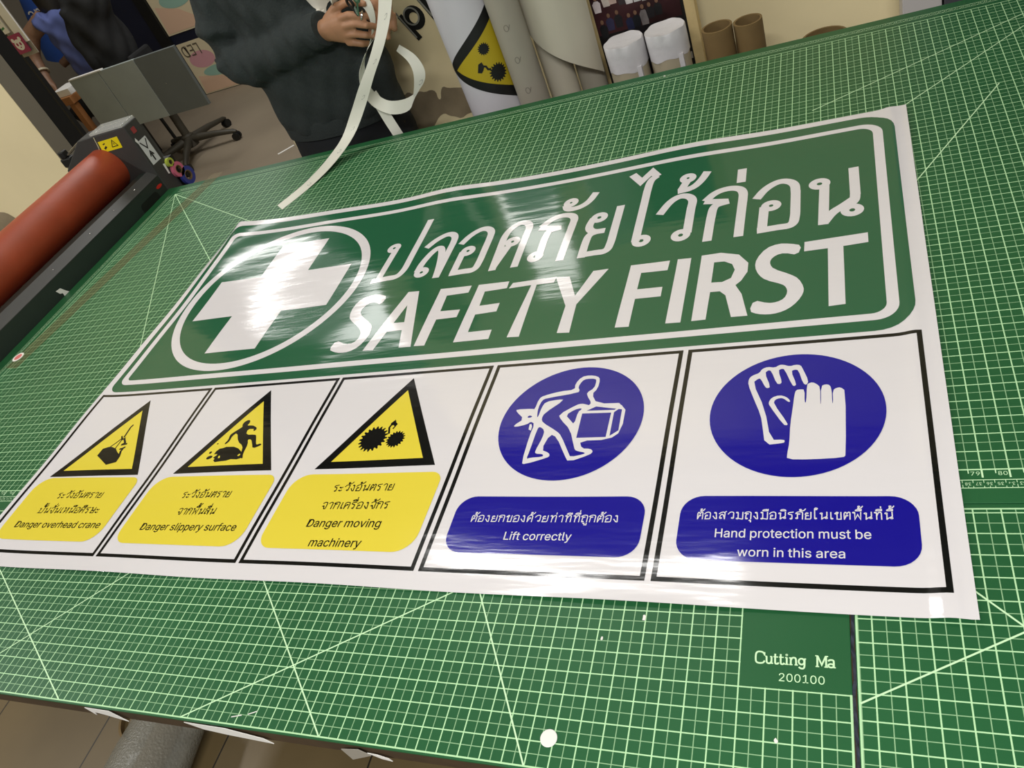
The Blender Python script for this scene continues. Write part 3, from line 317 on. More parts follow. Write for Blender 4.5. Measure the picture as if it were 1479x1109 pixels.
# Thai letters as pen strokes on a 100-unit body: ring / smooth / line / polyline
THAI = {
 'ป': (55, ['o',11,79,6.5], ['l',(16,74),(14,8)], ['l',(3,6),(30,8)], ['c',(28,8),(44,8),(50,22),(50,40)], ['l',(50,38),(50,137)]),
 'ล': (42, ['o',10,16,6.5], ['c',(3,18),(4,38),(14,66),(24,66),(30,44),(34,22),(36,4)], ['c',(-2,71),(8,88),(24,99),(37,90),(38,70)], ['l',(38,74),(36,0)]),
 'อ': (43, ['o',13,50,6.5], ['l',(6,50),(5,5)], ['l',(0,5.5),(22,6.5)], ['c',(20,6.5),(36,6),(38,24),(38,38)], ['l',(38,36),(38,72)], ['c',(38,68),(37,90),(22,100),(6,88),(-3,68)]),
 'ด': (42, ['o',19,56,6.5], ['l',(5,0),(4,50)], ['c',(4,46),(3,80),(18,101),(36,92),(36,66)], ['l',(36,72),(36,0)], ['l',(5,6),(15,47)]),
 'ภ': (50, ['o',9,16,6.5], ['l',(14,14),(13,48)], ['c',(13,44),(14,68),(22,70),(31,72)], ['l',(0,78),(28,72)], ['c',(2,80),(14,98),(32,101),(46,92),(45,68)], ['l',(45.5,74),(44,0)]),
 'ก': (43, ['l',(5,0),(6,46)], ['c',(6,42),(7,66),(14,70),(24,72)], ['l',(-4,79),(22,73)], ['c',(-3,80),(8,97),(26,101),(39,92),(39,66)], ['l',(39,72),(38,0)]),
 'ย': (45, ['o',13,81,7], ['c',(6,82),(2,62),(10,50),(26,50)], ['c',(16,50),(6,46),(5,28),(5,14)], ['l',(5,18),(5,0)], ['l',(0,5.5),(22,6.5)], ['c',(20,6.5),(36,6),(38,24),(38,38)], ['l',(38,36),(38,100)]),
 'ไ': (23, ['o',12,18,7], ['l',(5,18),(5,126)], ['c',(5,120),(6,146),(14,154)], ['p',(-20,168),(-6,147),(6,166),(15,152)]),
 'ใ': (26, ['o',13,14,6], ['l',(7,12),(7,112)], ['c',(7,108),(6,148),(20,152),(26,138)], ['o',16,132,5]),
 'ว': (47, ['o',34,18,7], ['l',(41,20),(41,72)], ['c',(41,68),(42,90),(28,101),(14,92),(4,66)]),
 'น': (54, ['o',12,79,7], ['l',(17,76),(15,0)], ['c',(16,4),(24,20),(34,28),(46,40)], ['o',43,19,7], ['l',(47,101),(47,46)], ['c',(47,50),(46,34),(38,30)]),
 'ร': (38, ['o',20,10,6], ['l',(26,12),(26,46)], ['c',(26,42),(25,62),(12,64),(3,70),(4,88),(20,92)], ['l',(16,91),(36,97)]),
 'ง': (38, ['o',19,88,6], ['l',(25,88),(30,4)], ['p',(31,5),(20,8),(3,46)]),
 'ต': (44, ['l',(5,0),(4,55)], ['c',(4,50),(4,82),(12,98)], ['p',(11,98),(21,76),(30,98)], ['c',(29,98),(39,94),(39,66)], ['l',(39,72),(38,0)], ['o',20,52,6], ['l',(5,5),(15,46)]),
 'จ': (40, ['o',12,42,6], ['l',(18,44),(24,3)], ['c',(22,4),(36,4),(36,30)], ['l',(36,26),(36,72)], ['c',(36,68),(36,92),(22,101),(10,94),(2,80)]),
 'ห': (52, ['o',9,90,6], ['l',(15,88),(15,0)], ['c',(15,16),(34,50),(46,76)], ['o',42,86,6], ['l',(46,66),(46,0)]),
 'ศ': (46, ['l',(5,0),(4,60)], ['c',(4,52),(4,92),(22,98),(38,90),(38,62)], ['l',(38,70),(38,0)], ['o',20,56,6], ['l',(5,5),(15,48)], ['l',(32,86),(48,108)]),
 'ษ': (52, ['o',10,90,6], ['l',(16,88),(16,2)], ['p',(12,5.5),(44,5.5),(44,98)], ['o',27,46,6], ['l',(31,46),(54,56)]),
 'พ': (56, ['o',8,90,6], ['p',(14,88),(14,3),(31,66),(48,3),(50,98)]),
 'ส': (46, ['o',10,16,6.5], ['c',(3,18),(4,38),(14,66),(24,66),(30,44),(34,22),(36,4)], ['c',(-2,71),(8,88),(24,99),(37,90),(38,70)], ['l',(38,74),(36,0)], ['l',(32,86),(48,108)]),
 'ค': (43, ['l',(5,0),(4,60)], ['c',(4,52),(4,92),(22,98),(38,90),(38,62)], ['l',(38,70),(38,0)], ['o',22,60,6], ['c',(16,56),(8,34),(5,4)]),
 'ข': (46, ['o',9,78,6], ['c',(9,86),(16,98),(24,90),(16,70)], ['p',(16,72),(16,5.5),(40,5.5),(40,98)]),
 'ท': (48, ['o',8,90,6], ['l',(14,88),(14,0)], ['c',(14,44),(24,90),(36,97),(42,84)], ['l',(42,86),(42,0)]),
 'ถ': (44, ['o',11,9,6], ['l',(5,9),(6,46)], ['c',(6,42),(7,66),(14,70),(24,72)], ['l',(-4,79),(22,73)], ['c',(-3,80),(8,97),(26,101),(39,92),(39,66)], ['l',(39,72),(38,0)]),
 'ม': (52, ['o',9,90,6], ['l',(15,88),(16,14)], ['o',10,9,6], ['l',(15,12),(46,2)], ['l',(46,0),(46,98)]),
 'ะ': (30, ['o',6,62,4.5], ['c',(8,54),(18,52),(28,68)], ['o',6,18,4.5], ['c',(8,10),(18,8),(28,24)]),
 'า': (36, ['c',(2,76),(10,96),(24,98),(30,88),(30,70)], ['l',(30,76),(30,0)]),
 'เ': (20, ['o',14,12,6], ['l',(8,12),(8,98)]),
 'ั': (0, ['o',-18,128,6], ['c',(-24,124),(-20,112),(-4,112),(8,122),(14,142)]),
 'ิ': (0, ['c',(-38,112),(-34,128),(-12,132),(-2,112)], ['l',(-38,113),(-2,113)]),
 'ี': (0, ['c',(-38,112),(-34,128),(-12,132),(-2,112)], ['l',(-38,113),(-2,113)], ['l',(-4,112),(-4,136)]),
 'ื': (0, ['c',(-38,112),(-34,128),(-12,132),(-2,112)], ['l',(-38,113),(-2,113)], ['l',(-3,112),(-3,138)], ['l',(-14,120),(-14,138)]),
 'ุ': (0, ['o',-12,-14,4.5], ['l',(-6,-12),(-6,-40)]),
 'ู': (0, ['o',-24,-14,4.5], ['p',(-19,-14),(-18,-36),(-5,-36),(-5,-8)]),
 '่': (0, ['l',(-8,109),(-8,138)]),
 '้': (0, ['o',-16,136,6], ['c',(-26,110),(-8,112),(2,128),(7,144)], ['l',(-17,128),(-22,112)]),
}
UPPER = 'ัิีื'; TONE = '่้'
def thai_glyph(fl, ch, ox, oy, sx, sy, w, dy=0):
    for st in THAI[ch][1:]:
        if st[0] == 'o':
            fl.ring(ox+st[1]*sx, oy+(st[2]+dy)*sy, st[3]*sx if sx > .7*sy else st[3]*sy*.7, st[3]*sy, w*.82)
        else:
            p = [(ox+x*sx, oy+(y+dy)*sy) for x, y in st[1:]]
            if st[0] == 'c': p = chaikin(p, 3)
            fl.stroke(p, w)
def thai(text, x0, x1, y, body, fl, weight=12, gap=9):
    adv = 0; items = []; prev_upper = False
    for ch in text:
        a = THAI[ch][0]
        if a == 0:
            dy = 32 if (ch in TONE and prev_upper) else 0
            items.append((ch, adv-gap, dy)); prev_upper = ch in UPPER
        else:
            items.append((ch, adv, 0)); adv += a+gap; prev_upper = False
    sx = (x1-x0)/(adv-gap); sy = body/100.0
    for ch, o, dy in items: thai_glyph(fl, ch, x0+o*sx, y, sx, sy, weight*sy, dy)
    return fl

# ================================================================= the setting
YW = 62.0
def struct(o): o['kind'] = 'structure'; return o
def wall_material(name, rgb, var, rough=0.85, stain=None):
    m = mat(name, rgb, rough, var=var, scale=1.6, bump=0.12, bscale=9)
    return m
WALLY = wall_material('yellow_plaster', (242, 227, 182), 0.08)
JAMB = wall_material('shaded_plaster_reveal', (128, 122, 106), 0.08)  # the shade on the door jamb is put into a greyer plaster colour
CEMENT = mat('bare_cement', (146, 132, 106), 0.95, var=0.25, scale=7, bump=0.4, bscale=20)
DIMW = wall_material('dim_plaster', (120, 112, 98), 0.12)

def floor_material(name, rgb, tile, off, grout, var):
    m = mat(name, rgb, 0.42, var=var, scale=2.2)
    nt = m.node_tree; b = nt.nodes['Principled BSDF']
    src = b.inputs['Base Color'].links[0].from_socket
    tc = nt.nodes.new('ShaderNodeTexCoord'); sx = nt.nodes.new('ShaderNodeSeparateXYZ'); nt.links.new(tc.outputs['Object'], sx.inputs[0])
    outs = []
    for k in (0, 1):
        a = nt.nodes.new('ShaderNodeMath'); a.operation = 'SUBTRACT'; a.inputs[1].default_value = off[k]*I; nt.links.new(sx.outputs[k], a.inputs[0])
        p = nt.nodes.new('ShaderNodeMath'); p.operation = 'PINGPONG'; p.inputs[1].default_value = tile*I/2; nt.links.new(a.outputs[0], p.inputs[0])
        l = nt.nodes.new('ShaderNodeMath'); l.operation = 'LESS_THAN'; l.inputs[1].default_value = 0.09*I; nt.links.new(p.outputs[0], l.inputs[0]); outs.append(l)
    mx = nt.nodes.new('ShaderNodeMath'); mx.operation = 'MAXIMUM'; nt.links.new(outs[0].outputs[0], mx.inputs[0]); nt.links.new(outs[1].outputs[0], mx.inputs[1])
    mix = nt.nodes.new('ShaderNodeMix'); mix.data_type = 'RGBA'; nt.links.new(mx.outputs[0], mix.inputs[0]); nt.links.new(src, mix.inputs[6]); mix.inputs[7].default_value = lin(grout)
    nt.links.new(mix.outputs[2], b.inputs['Base Color'])
    return m
FLOORM = floor_material('brown_floor_tiles', (108, 92, 62), 16.4, (-78.6, 2.0), (40, 34, 26), 0.18)
FLOORC = mat('grey_cement_floor', (138, 126, 108), 0.5, var=0.16, scale=1.3)
struct(MB().box(-240, 90, -95, 66, FLOOR-2, FLOOR).build('floor', FLOORM, None, (0, 0, 0)))
struct(MB().box(-240, 90, 66, 196, FLOOR-2, FLOOR).build('floor', FLOORC, None, (0, 0, 0)))
# right part of the back wall (its left end is the side of the doorway)
wb = struct(MB().box(-72.6, 30, YW, YW+5, FLOOR, 80).build('wall_back', WALLY, None, (-72.6, YW, 0)))
wl = struct(MB().box(-240, -113.4, YW, YW+3.0, FLOOR, 80).build('wall_back_left', WALLY, None, (-113.4, YW, 0)))
wj = struct(MB().box(-114.0, -113.35, YW+0.06, YW+3.2, FLOOR, 80).build('trim_1', JAMB, None, (-113.4, YW, 0)))
struct(MB().box(-240, 90, 190, 196, FLOOR, 80).build('wall_far', DIMW, None, (0, 190, 0)))
struct(MB().box(-246, -240, -95, 196, FLOOR, 80).build('wall_left', DIMW, None, (-240, 0, 0)))
struct(MB().box(-246, 90, -95, 196, 82, 84).build('ceiling', mat('white_ceiling', (205, 200, 190), 0.9, var=0.03), None, (0, 0, 82)))
struct(MB().box(-121.5, -114.0, YW+3.2, YW+6.6, FLOOR, 80).build('trim_2', BLACK, None, (-116, YW+5, FLOOR)))
# patch where the yellow paint has come away from the cement
P = [(-57,-0.6),(-54.9,-0.9),(-53.9,-1.5),(-53.2,-1.15),(-52.6,-1.7),(-51.8,-1.4),(-51.0,-1.75),(-50.2,-1.6),(-49.6,-1.95),(-49.75,-2.9),(-49.4,-3.1),(-49.0,-2.1),(-48.5,-1.55),(-47.9,-1.95),(-47.0,-2.1),(-46.2,-2.3),(-44.6,-2.6),(-44.2,-4.3),(-45.2,-5.7),(-46.6,-5.5),(-47.8,-6.0),(-48.4,-5.6),(-49.2,-5.3),(-49.7,-4.8),(-50.6,-5.1),(-51.4,-5.8),(-52.2,-6.5),(-53,-9),(-58,-9.5),(-59,-4)]
V, F = fill([chaikin(P, 1, True)])
mp = MB(); mp.add([(x, YW-0.05, z) for x, z in V], F); struct(mp.build('peeled_patch', CEMENT, wb))

P = [(-146,-2.5),(-138,-2.9),(-134.5,-3.2),(-133,-3.6),(-132.2,-4.6),(-131.2,-6.2),(-131,-9),(-133,-13),(-146,-13)]
V, F = fill([chaikin(P, 1, True)]); mp = MB(); mp.add([(x, YW-0.05, z) for x, z in V], F); struct(mp.build('peeled_patch', CEMENT, wl))
# ================================================================= the table and its cutting mats
tb = thing('work_table', 'large work table covered edge to edge with green cutting mats', 'table', (-34, 16, FLOOR))
MB().box(-81.8, 16, -14.42, 47.3, -1.25, -0.121).build('table_top', PLYW, tb, bevel=.05)
for u, v in ((-77, 3), (10, 3), (-77, 42), (10, 42)):
    MB().box(u-1.2, u+1.2, v-1.2, v+1.2, FLOOR, -3.4).build('leg', BLACK, tb, bevel=.1)
MB().box(-77.6, 11, 2.4, 3.6, -3.4, -1.26).box(-77.6, 11, 41.4, 42.6, -3.4, -1.26).box(-78.2, -77, 3, 42, -3.4, -1.26).build('frame_rail', BLACK, tb)

def mat_material(name, org, region, box=None):
    """green vinyl with printed lines every half inch (bolder every inch), in object space"""
    m = bpy.data.materials.new(name); m.use_nodes = True; nt = m.node_tree; b = nt.nodes['Principled BSDF']
    b.inputs['Roughness'].default_value = 0.42; b.inputs['Specular IOR Level'].default_value = 0.32
    tc = nt.nodes.new('ShaderNodeTexCoord'); sx = nt.nodes.new('ShaderNodeSeparateXYZ'); nt.links.new(tc.outputs['Object'], sx.inputs[0])
    def M(op, a, bb=None):
        n = nt.nodes.new('ShaderNodeMath'); n.operation = op
        for i, q in enumerate((a, bb)):
            if q is None: continue
            if isinstance(q, (int, float)): n.inputs[i].default_value = q
            else: nt.links.new(q, n.inputs[i])
        return n.outputs[0]
    X = M('DIVIDE', sx.outputs[0], I); Y = M('DIVIDE', sx.outputs[1], I)
    def lines(c, period, half): return M('LESS_THAN', M('PINGPONG', M('ADD', c, 500.0), period/2), half)
    thick = M('MAXIMUM', lines(X, 1.0, .028), lines(Y, 1.0, .026))
    thin = M('MULTIPLY', M('MAXIMUM', lines(X, .5, .019), lines(Y, .5, .018)), 0.55)
    g = M('MAXIMUM', thick, thin)
    x0, x1, y0, y1 = region
    ins = M('MULTIPLY', M('MULTIPLY', M('GREATER_THAN', X, x0-.036), M('LESS_THAN', X, x1+.036)), M('MULTIPLY', M('GREATER_THAN', Y, y0-.036), M('LESS_THAN', Y, y1+.036)))
    edge = M('MINIMUM', M('MINIMUM', M('ABSOLUTE', M('SUBTRACT', X, x0)), M('ABSOLUTE', M('SUBTRACT', X, x1))), M('MINIMUM', M('ABSOLUTE', M('SUBTRACT', Y, y0)), M('ABSOLUTE', M('SUBTRACT', Y, y1))))
    g = M('MULTIPLY', M('MAXIMUM', g, M('LESS_THAN', edge, .036)), ins)
    if box:
        a0, a1, b0, b1 = box
        inb = M('MULTIPLY', M('MULTIPLY', M('GREATER_THAN', X, a0+.036), M('LESS_THAN', X, a1)), M('MULTIPLY', M('GREATER_THAN', Y, b0+.036), M('LESS_THAN', Y, b1)))
        g = M('MULTIPLY', g, M('SUBTRACT', 1.0, inb))
    n1 = nt.nodes.new('ShaderNodeTexNoise'); n1.inputs['Scale'].default_value = 3.0; nt.links.new(tc.outputs['Object'], n1.inputs['Vector'])
    r = nt.nodes.new('ShaderNodeValToRGB'); r.color_ramp.elements[0].position = .35; r.color_ramp.elements[1].position = .65
    r.color_ramp.elements[0].color = lin((30, 85, 48)); r.color_ramp.elements[1].color = lin((34, 91, 52)); nt.links.new(n1.outputs['Fac'], r.inputs[0])
    mix = nt.nodes.new('ShaderNodeMix'); mix.data_type = 'RGBA'
    nt.links.new(g, mix.inputs[0]); nt.links.new(r.outputs[0], mix.inputs[6]); mix.inputs[7].default_value = lin((176, 218, 168))
    nt.links.new(mix.outputs[2], b.inputs['Base Color'])
    n2 = nt.nodes.new('ShaderNodeTexNoise'); n2.inputs['Scale'].default_value = 900; nt.links.new(tc.outputs['Object'], n2.inputs['Vector'])
    bp = nt.nodes.new('ShaderNodeBump'); bp.inputs['Strength'].default_value = .08; bp.inputs['Distance'].default_value = .001
    nt.links.new(n2.outputs['Fac'], bp.inputs['Height']); nt.links.new(bp.outputs[0], b.inputs['Normal'])
    return m
def cutting_mat(name_m, label, org, ext, region, box=None):
    m = mat_material(name_m, org, region, box)
    o = MB().box(ext[0], ext[1], ext[2], ext[3], -.12, 0).build('cutting_mat', m, None, (org[0], org[1], 0), bevel=.03)
    return prop(o, label, 'cutting mat', 'green cutting mats on the table')
def flat_part(name, fl, z, material, parent, label=None):
    mb = MB(); mb.add([(x, y, z+dz) for x, y, dz in fl.v], fl.f)
    return mb.build(name, material, parent, label=label)
MB_ = cutting_mat('mat_green_back', 'largest green cutting mat, with a ruler along its back edge beside the laminator', (0, 0), (-82, 16, -1.75, 47.5), (-79.45, 13.0, 0.0, 45.45))
MFL = cutting_mat('mat_green_front', 'front green cutting mat marked Cutting Mat 200100 beside the dark seam', (-9.42, -10.37), (-83, -5.36, -14.5, -1.79), (-72, 4.06, -4.0, 8.5), (0.0, 4.2, 0.0, 6.0))
MFR = cutting_mat('mat_green_right', 'small piece of green cutting mat to the right of the dark seam, bottom right', (-4.576, -7.238), (-5.2, 16, -14.5, -1.79), (-0.55, 20, -7.13, 5.2))
# ruler strips and figures printed on the back mat
fl = Flat()
for y in (-0.56, -0.98): fl.quad(-79.45, 13, y-.018, y+.018)
for y in (46.0, 46.45): fl.quad(-79.45, 13, y-.016, y+.016)
for x in (-80.0, -80.45): fl.quad(x-.016, x+.016, 0, 45.45)
k = 0; u = 13.0
while u > -79.45:
    vis = u > -1.2 or u < -60
    if vis:
        fl.quad(u-.012, u+.012, -.56, -.72)
        if k % 2 == 0: fl.quad(u-.19-.01, u-.19+.01, -.98, -.88)
        fl.quad(u-.012, u+.012, -.98, -.80 if k % 5 == 0 else -.88)
        latin(str(k+4), u-.30, u-.08, -.84, .15, fl, flip=True)
    fl.quad(u-.012, u+.012, 46.0, 46.14); fl.quad(u-.012, u+.012, 46.45, 46.33)
    if u < 12.6: latin(str(k+4), u+.06, u+.30, 46.15, .18, fl)
    u -= 0.3937; k += 1
v = 45.0; k = 114
while v > 0:
    fl.quad(-80.14, -80.0, v-.012, v+.012); fl.quad(-80.45, -80.33, v-.012, v+.012); latin(str(k), -80.36, -80.10, v-.28, .16, fl); v -= .3937; k -= 1
for i in range(0, 93):
    x = -79 + i
    if x > -1.2 or x < -60:
        fl.quad(x-.036, x+.036, -.44, 0); fl.quad(x-.52, x-.48, -.22, 0)
        if x > -3: latin(str(79+x), x-.42, x-.08, -.32, .2, fl)
        else: latin(str(79+x), x-.42, x-.08, -.32, .2, fl)
flat_part('printed_ruler', fl, .006, PRINT, MB_)
for q, (a, b) in enumerate([((-0.48,32.47),(7.78,40.66)), ((-6.58,34.27),(8.08,42.66)), ((-0.63,22.65),(5.18,32.91)), ((-79.45,45.45),(-58,24.0)), ((-79.45,45.45),(-58,32.95)), ((-79.45,45.45),(-58,8.55))]): flat_part('printed_angle_line', Flat().stroke([a, b], .075), .008+.0006*q, PRINT, MB_)
for q, (a, b) in enumerate([((-27.44,-14.37),(-36.95,-4.83)), ((-35.86,-14.37),(-20.08,-5.1)), ((-44.81,-14.35),(-57.8,-6.73)), ((-54.3,-14.37),(-44.7,-5.71)), ((-17.44,-14.35),(-22.71,-5.0))]): flat_part('printed_angle_line', Flat().stroke([a, b], .07), .008+.0006*q, PRINT, MFL)
for q, (a, b) in enumerate([((-5.1,-10.62),(2.39,-6.33)), ((-2.91,-3.9),(0.72,-7.52))]): flat_part('printed_angle_line', Flat().stroke([a, b], .07), .008+.0006*q, PRINT, MFR)
# slab lettering "Cutting Ma(t)", the last letter cut off by the seam, and the number below it
fl = Flat()
def slab(fl, segs, x, y, h, w=.075):
    for s in segs:
        if s[0] == 'o': fl.ring(x+s[1]*h, y+s[2]*h, s[3]*h, s[4]*h, w)
        else: fl.stroke([(x+p[0]*h, y+p[1]*h) for p in (chaikin(list(s[1:]), 2) if s[0] == 'c' else s[1:])], w if s[0] != 's' else w*.7)
SL = {'C': (.92, ['c',(.78,.76),(.62,1.02),(.1,1.0),(.04,.5),(.1,-.02),(.66,-.02),(.80,.22)], ['s',(.78,.66),(.78,.98)]),
 'u': (.76, ['c',(.14,.62),(.14,.1),(.26,0),(.46,.02),(.54,.24)], ['l',(.54,.64),(.54,0)], ['s',(.02,.62),(.17,.62)], ['s',(.42,.62),(.57,.62)], ['s',(.50,.03),(.68,.03)]),
 't': (.50, ['c',(.16,.9),(.16,.1),(.22,.0),(.40,.02),(.44,.14)], ['s',(.02,.62),(.40,.62)]),
 'i': (.40, ['l',(.20,.64),(.20,0)], ['s',(.06,.62),(.22,.62)], ['s',(.04,.03),(.36,.03)], ['o',.19,.86,.035,.035]),
 'n': (.80, ['l',(.16,.64),(.16,0)], ['c',(.16,.40),(.26,.66),(.54,.66),(.58,.40),(.58,.0)], ['s',(.02,.62),(.18,.62)], ['s',(.04,.03),(.30,.03)], ['s',(.46,.03),(.72,.03)]),
 'g': (.72, ['o',.30,.36,.22,.26], ['c',(.54,.62),(.54,-.1),(.44,-.26),(.2,-.24),(.10,-.12)], ['s',(.50,.61),(.66,.61)]),
 'M': (1.06, ['l',(.18,1.0),(.18,0)], ['p',(.2,.98),(.52,.2),(.84,.98)], ['l',(.86,1.0),(.86,0)], ['s',(.02,.97),(.22,.97)], ['s',(.82,.97),(1.02,.97)], ['s',(.04,.03),(.32,.03)], ['s',(.72,.03),(1.0,.03)]),
 'a': (.70, ['c',(.08,.56),(.2,.68),(.5,.68),(.52,.44),(.52,.04)], ['o',.30,.18,.21,.15], ['s',(.48,.03),(.66,.03)])}
x = -8.84; y = -9.35
for ch in 'Cutting Ma':
    if ch == ' ': x += .33; continue
    slab(fl, SL[ch][1:], x, y, .46, .066); x += (SL[ch][0]+.02)*.46*.86
x = -7.95
latin('200100', -7.93, -6.30, -10.03, .32, fl)
flat_part('printed_title', fl, .006, PRINT, MFL)
# the torn dark joint between the two front mats
sm = MB(); random.seed(4); n = 40
pts = [(-5.28+random.uniform(-.05,.05), -14.5+12.6*i/n) for i in range(n+1)]
fl = Flat(); fl.stroke(pts, .13)
so = MB(); so.add([(x, y, -.05+.03*math.sin(i*1.7)) for i, (x, y, z) in enumerate(fl.v)], fl.f)
prop(so.build('seam_tape', mat('torn_blue_black_tape', (34, 38, 52), .7, var=.7, scale=120), None, (-5.28, -8, 0)), 'narrow torn blue-black tape in the seam beside the Cutting Mat lettering', 'tape')

# ================================================================= the printed safety banner
TH = 0.012; PU, PV = -1.0, -7.0
UL, UR, VB0, VT = -61.9, -0.95, -7.2, 32.15
def rot(p): return (p[0]+TH*(p[1]-PV), p[1]-TH*(p[0]-PU))
def unrot(p): return (p[0]-TH*(p[1]-PV), p[1]+TH*(p[0]-PU))
def G(x, c, w): return math.exp(-((x-c)/w)**2)
def zs(u, v):
    t = VT-v
    rid = (math.exp(-(u+60.7)/10.0) if u > -60.7 else 0.25+0.75*max(0.0, math.cos((u+60.7)/1.25*math.pi/2))) * 0.95*math.exp(-t/6.5)
    edge = 0.22*math.exp(-(u-UL)/1.3) + 0.10*math.exp(-(v-VB0)/1.2)*(0.5+0.5*math.sin(u*.35))
    top = (0.24*G(u, -15, 4.5)+0.26*G(u, -37, 3.5))*math.exp(-t/5.0)
    right = 0.10*G(u, -2.0, .45)+0.10*math.exp(-(UR-u)/.9)+0.05*G(u, -1.6, .3)*G(v, -6.5, 2)
    wave = 0.035*math.sin(u*.42+v*.11)*math.sin(v*.23+1.0)+0.02*math.sin(v*.7+u*.05)
    return 0.10+rid+edge+top+right+wave
def rng(a, b, st):
    n = max(1, round((b-a)/st)); return [a+(b-a)*i/n for i in range(n)]
GU = rng(UL, -59.2, .3)+rng(-59.2, -56, .8)+rng(-56, -3.2, 1.32)+rng(-3.2, UR, .25)+[UR]
GV = rng(VB0, -5.2, .5)+rng(-5.2, 22, 1.3)+rng(22, VT, .6)+[VT]
ZG = [[zs(u, v) for v in GV] for u in GU]
import bisect as bs
def zpl(u, v):
    i = min(max(bs.bisect_right(GU, u)-1, 0), len(GU)-2); j = min(max(bs.bisect_right(GV, v)-1, 0), len(GV)-2)
    a = (u-GU[i])/(GU[i+1]-GU[i]); b = (v-GV[j])/(GV[j+1]-GV[j])
    return (ZG[i][j]*(1-a)*(1-b)+ZG[i+1][j]*a*(1-b)+ZG[i][j+1]*(1-a)*b+ZG[i+1][j+1]*a*b)
def nrm(u, v):
    e = .05; n = Vector((-(zs(u+e, v)-zs(u-e, v))/(2*e), -(zs(u, v+e)-zs(u, v-e))/(2*e), 1.0)); return n.normalized()
# the sheet itself: top skin, underside and rim
nu, nv = len(GU), len(GV)
vs = []; N = []
for du, sg in ((0, 1), (-.014, -1)):
    for i in range(nu):
        for j in range(nv):
            x, y = rot((GU[i], GV[j])); vs.append((x, y, ZG[i][j]+du)); N.append(nrm(GU[i], GV[j])*sg)
fs = []
idx = lambda l, i, j: l*nu*nv+i*nv+j
for i in range(nu-1):
    for j in range(nv-1):
        fs.append((idx(0,i,j), idx(0,i+1,j), idx(0,i+1,j+1), idx(0,i,j+1))); fs.append((idx(1,i,j), idx(1,i,j+1), idx(1,i+1,j+1), idx(1,i+1,j)))
for i in range(nu-1):
    fs.append((idx(0,i,0), idx(1,i,0), idx(1,i+1,0), idx(0,i+1,0))); fs.append((idx(0,i,nv-1), idx(0,i+1,nv-1), idx(1,i+1,nv-1), idx(1,i,nv-1)))
for j in range(nv-1):
    fs.append((idx(0,0,j), idx(0,0,j+1), idx(1,0,j+1), idx(1,0,j))); fs.append((idx(0,nu-1,j), idx(1,nu-1,j), idx(1,nu-1,j+1), idx(0,nu-1,j+1)))
PBASE = (-31.5, 12.5, 0.0); PORG = W(PBASE)
def flat_mesh(name, vs, fs, normals, material, parent):
    me = bpy.data.meshes.new(name); me.from_pydata([tuple(W(v)-PORG) for v in vs], [], fs); me.materials.append(material)
    for p in me.polygons: p.use_smooth = True
    me.normals_split_custom_set_from_vertices([tuple(n) for n in normals])
    o = bpy.data.objects.new(name, me); COL.objects.link(o)
    if parent: o.parent = parent
    else: o.location = PORG
    return o
poster = prop(flat_mesh('safety_banner', vs, fs, N, VW, None), 'large glossy printed banner headed SAFETY FIRST, spread across the green mats', 'banner')
def art(name, fl, layer, material, parent, unrotated=True, label=None):
    """lay a flat drawing onto the waved sheet, cut along the sheet's own grid so it hugs it"""
    pts = [(x, y, z) if unrotated else unrot((x, y))+(z,) for x, y, z in fl.v]
    bm = bmesh.new(); lay = bm.verts.layers.float.new('lift')
    bv = [bm.verts.new((x, y, 0)) for x, y, z in pts]; bm.verts.index_update()
    for b, p in zip(bv, pts): b[lay] = p[2]
    for f in fl.f:
        try: bm.faces.new([bv[i] for i in f])
        except ValueError: pass
    bm.normal_update()
    for f in bm.faces:
        if f.normal.z < 0: f.normal_flip()
    lo = [min(p[k] for p in pts) for k in (0, 1)]; hi = [max(p[k] for p in pts) for k in (0, 1)]
    for k, lines in ((0, GU), (1, GV)):
        for q in lines:
            if lo[k]+1e-4 < q < hi[k]-1e-4:
                no = [0, 0, 0]; no[k] = 1; co = [0, 0, 0]; co[k] = q
                bmesh.ops.bisect_plane(bm, geom=list(bm.verts)+list(bm.edges)+list(bm.faces), dist=1e-6, plane_co=co, plane_no=no)
    bm.verts.index_update(); vs = []; N = []
    for b in bm.verts:
        u, v = b.co.x, b.co.y; x, y = rot((u, v)); vs.append((x, y, zpl(u, v)+layer*.010+b[lay])); N.append(nrm(u, v))
    fs = [tuple(v.index for v in f.verts) for f in bm.faces]; bm.free()
    o = flat_mesh(name, vs, fs, N, material, parent)
    if label: o['label'] = label
    return o
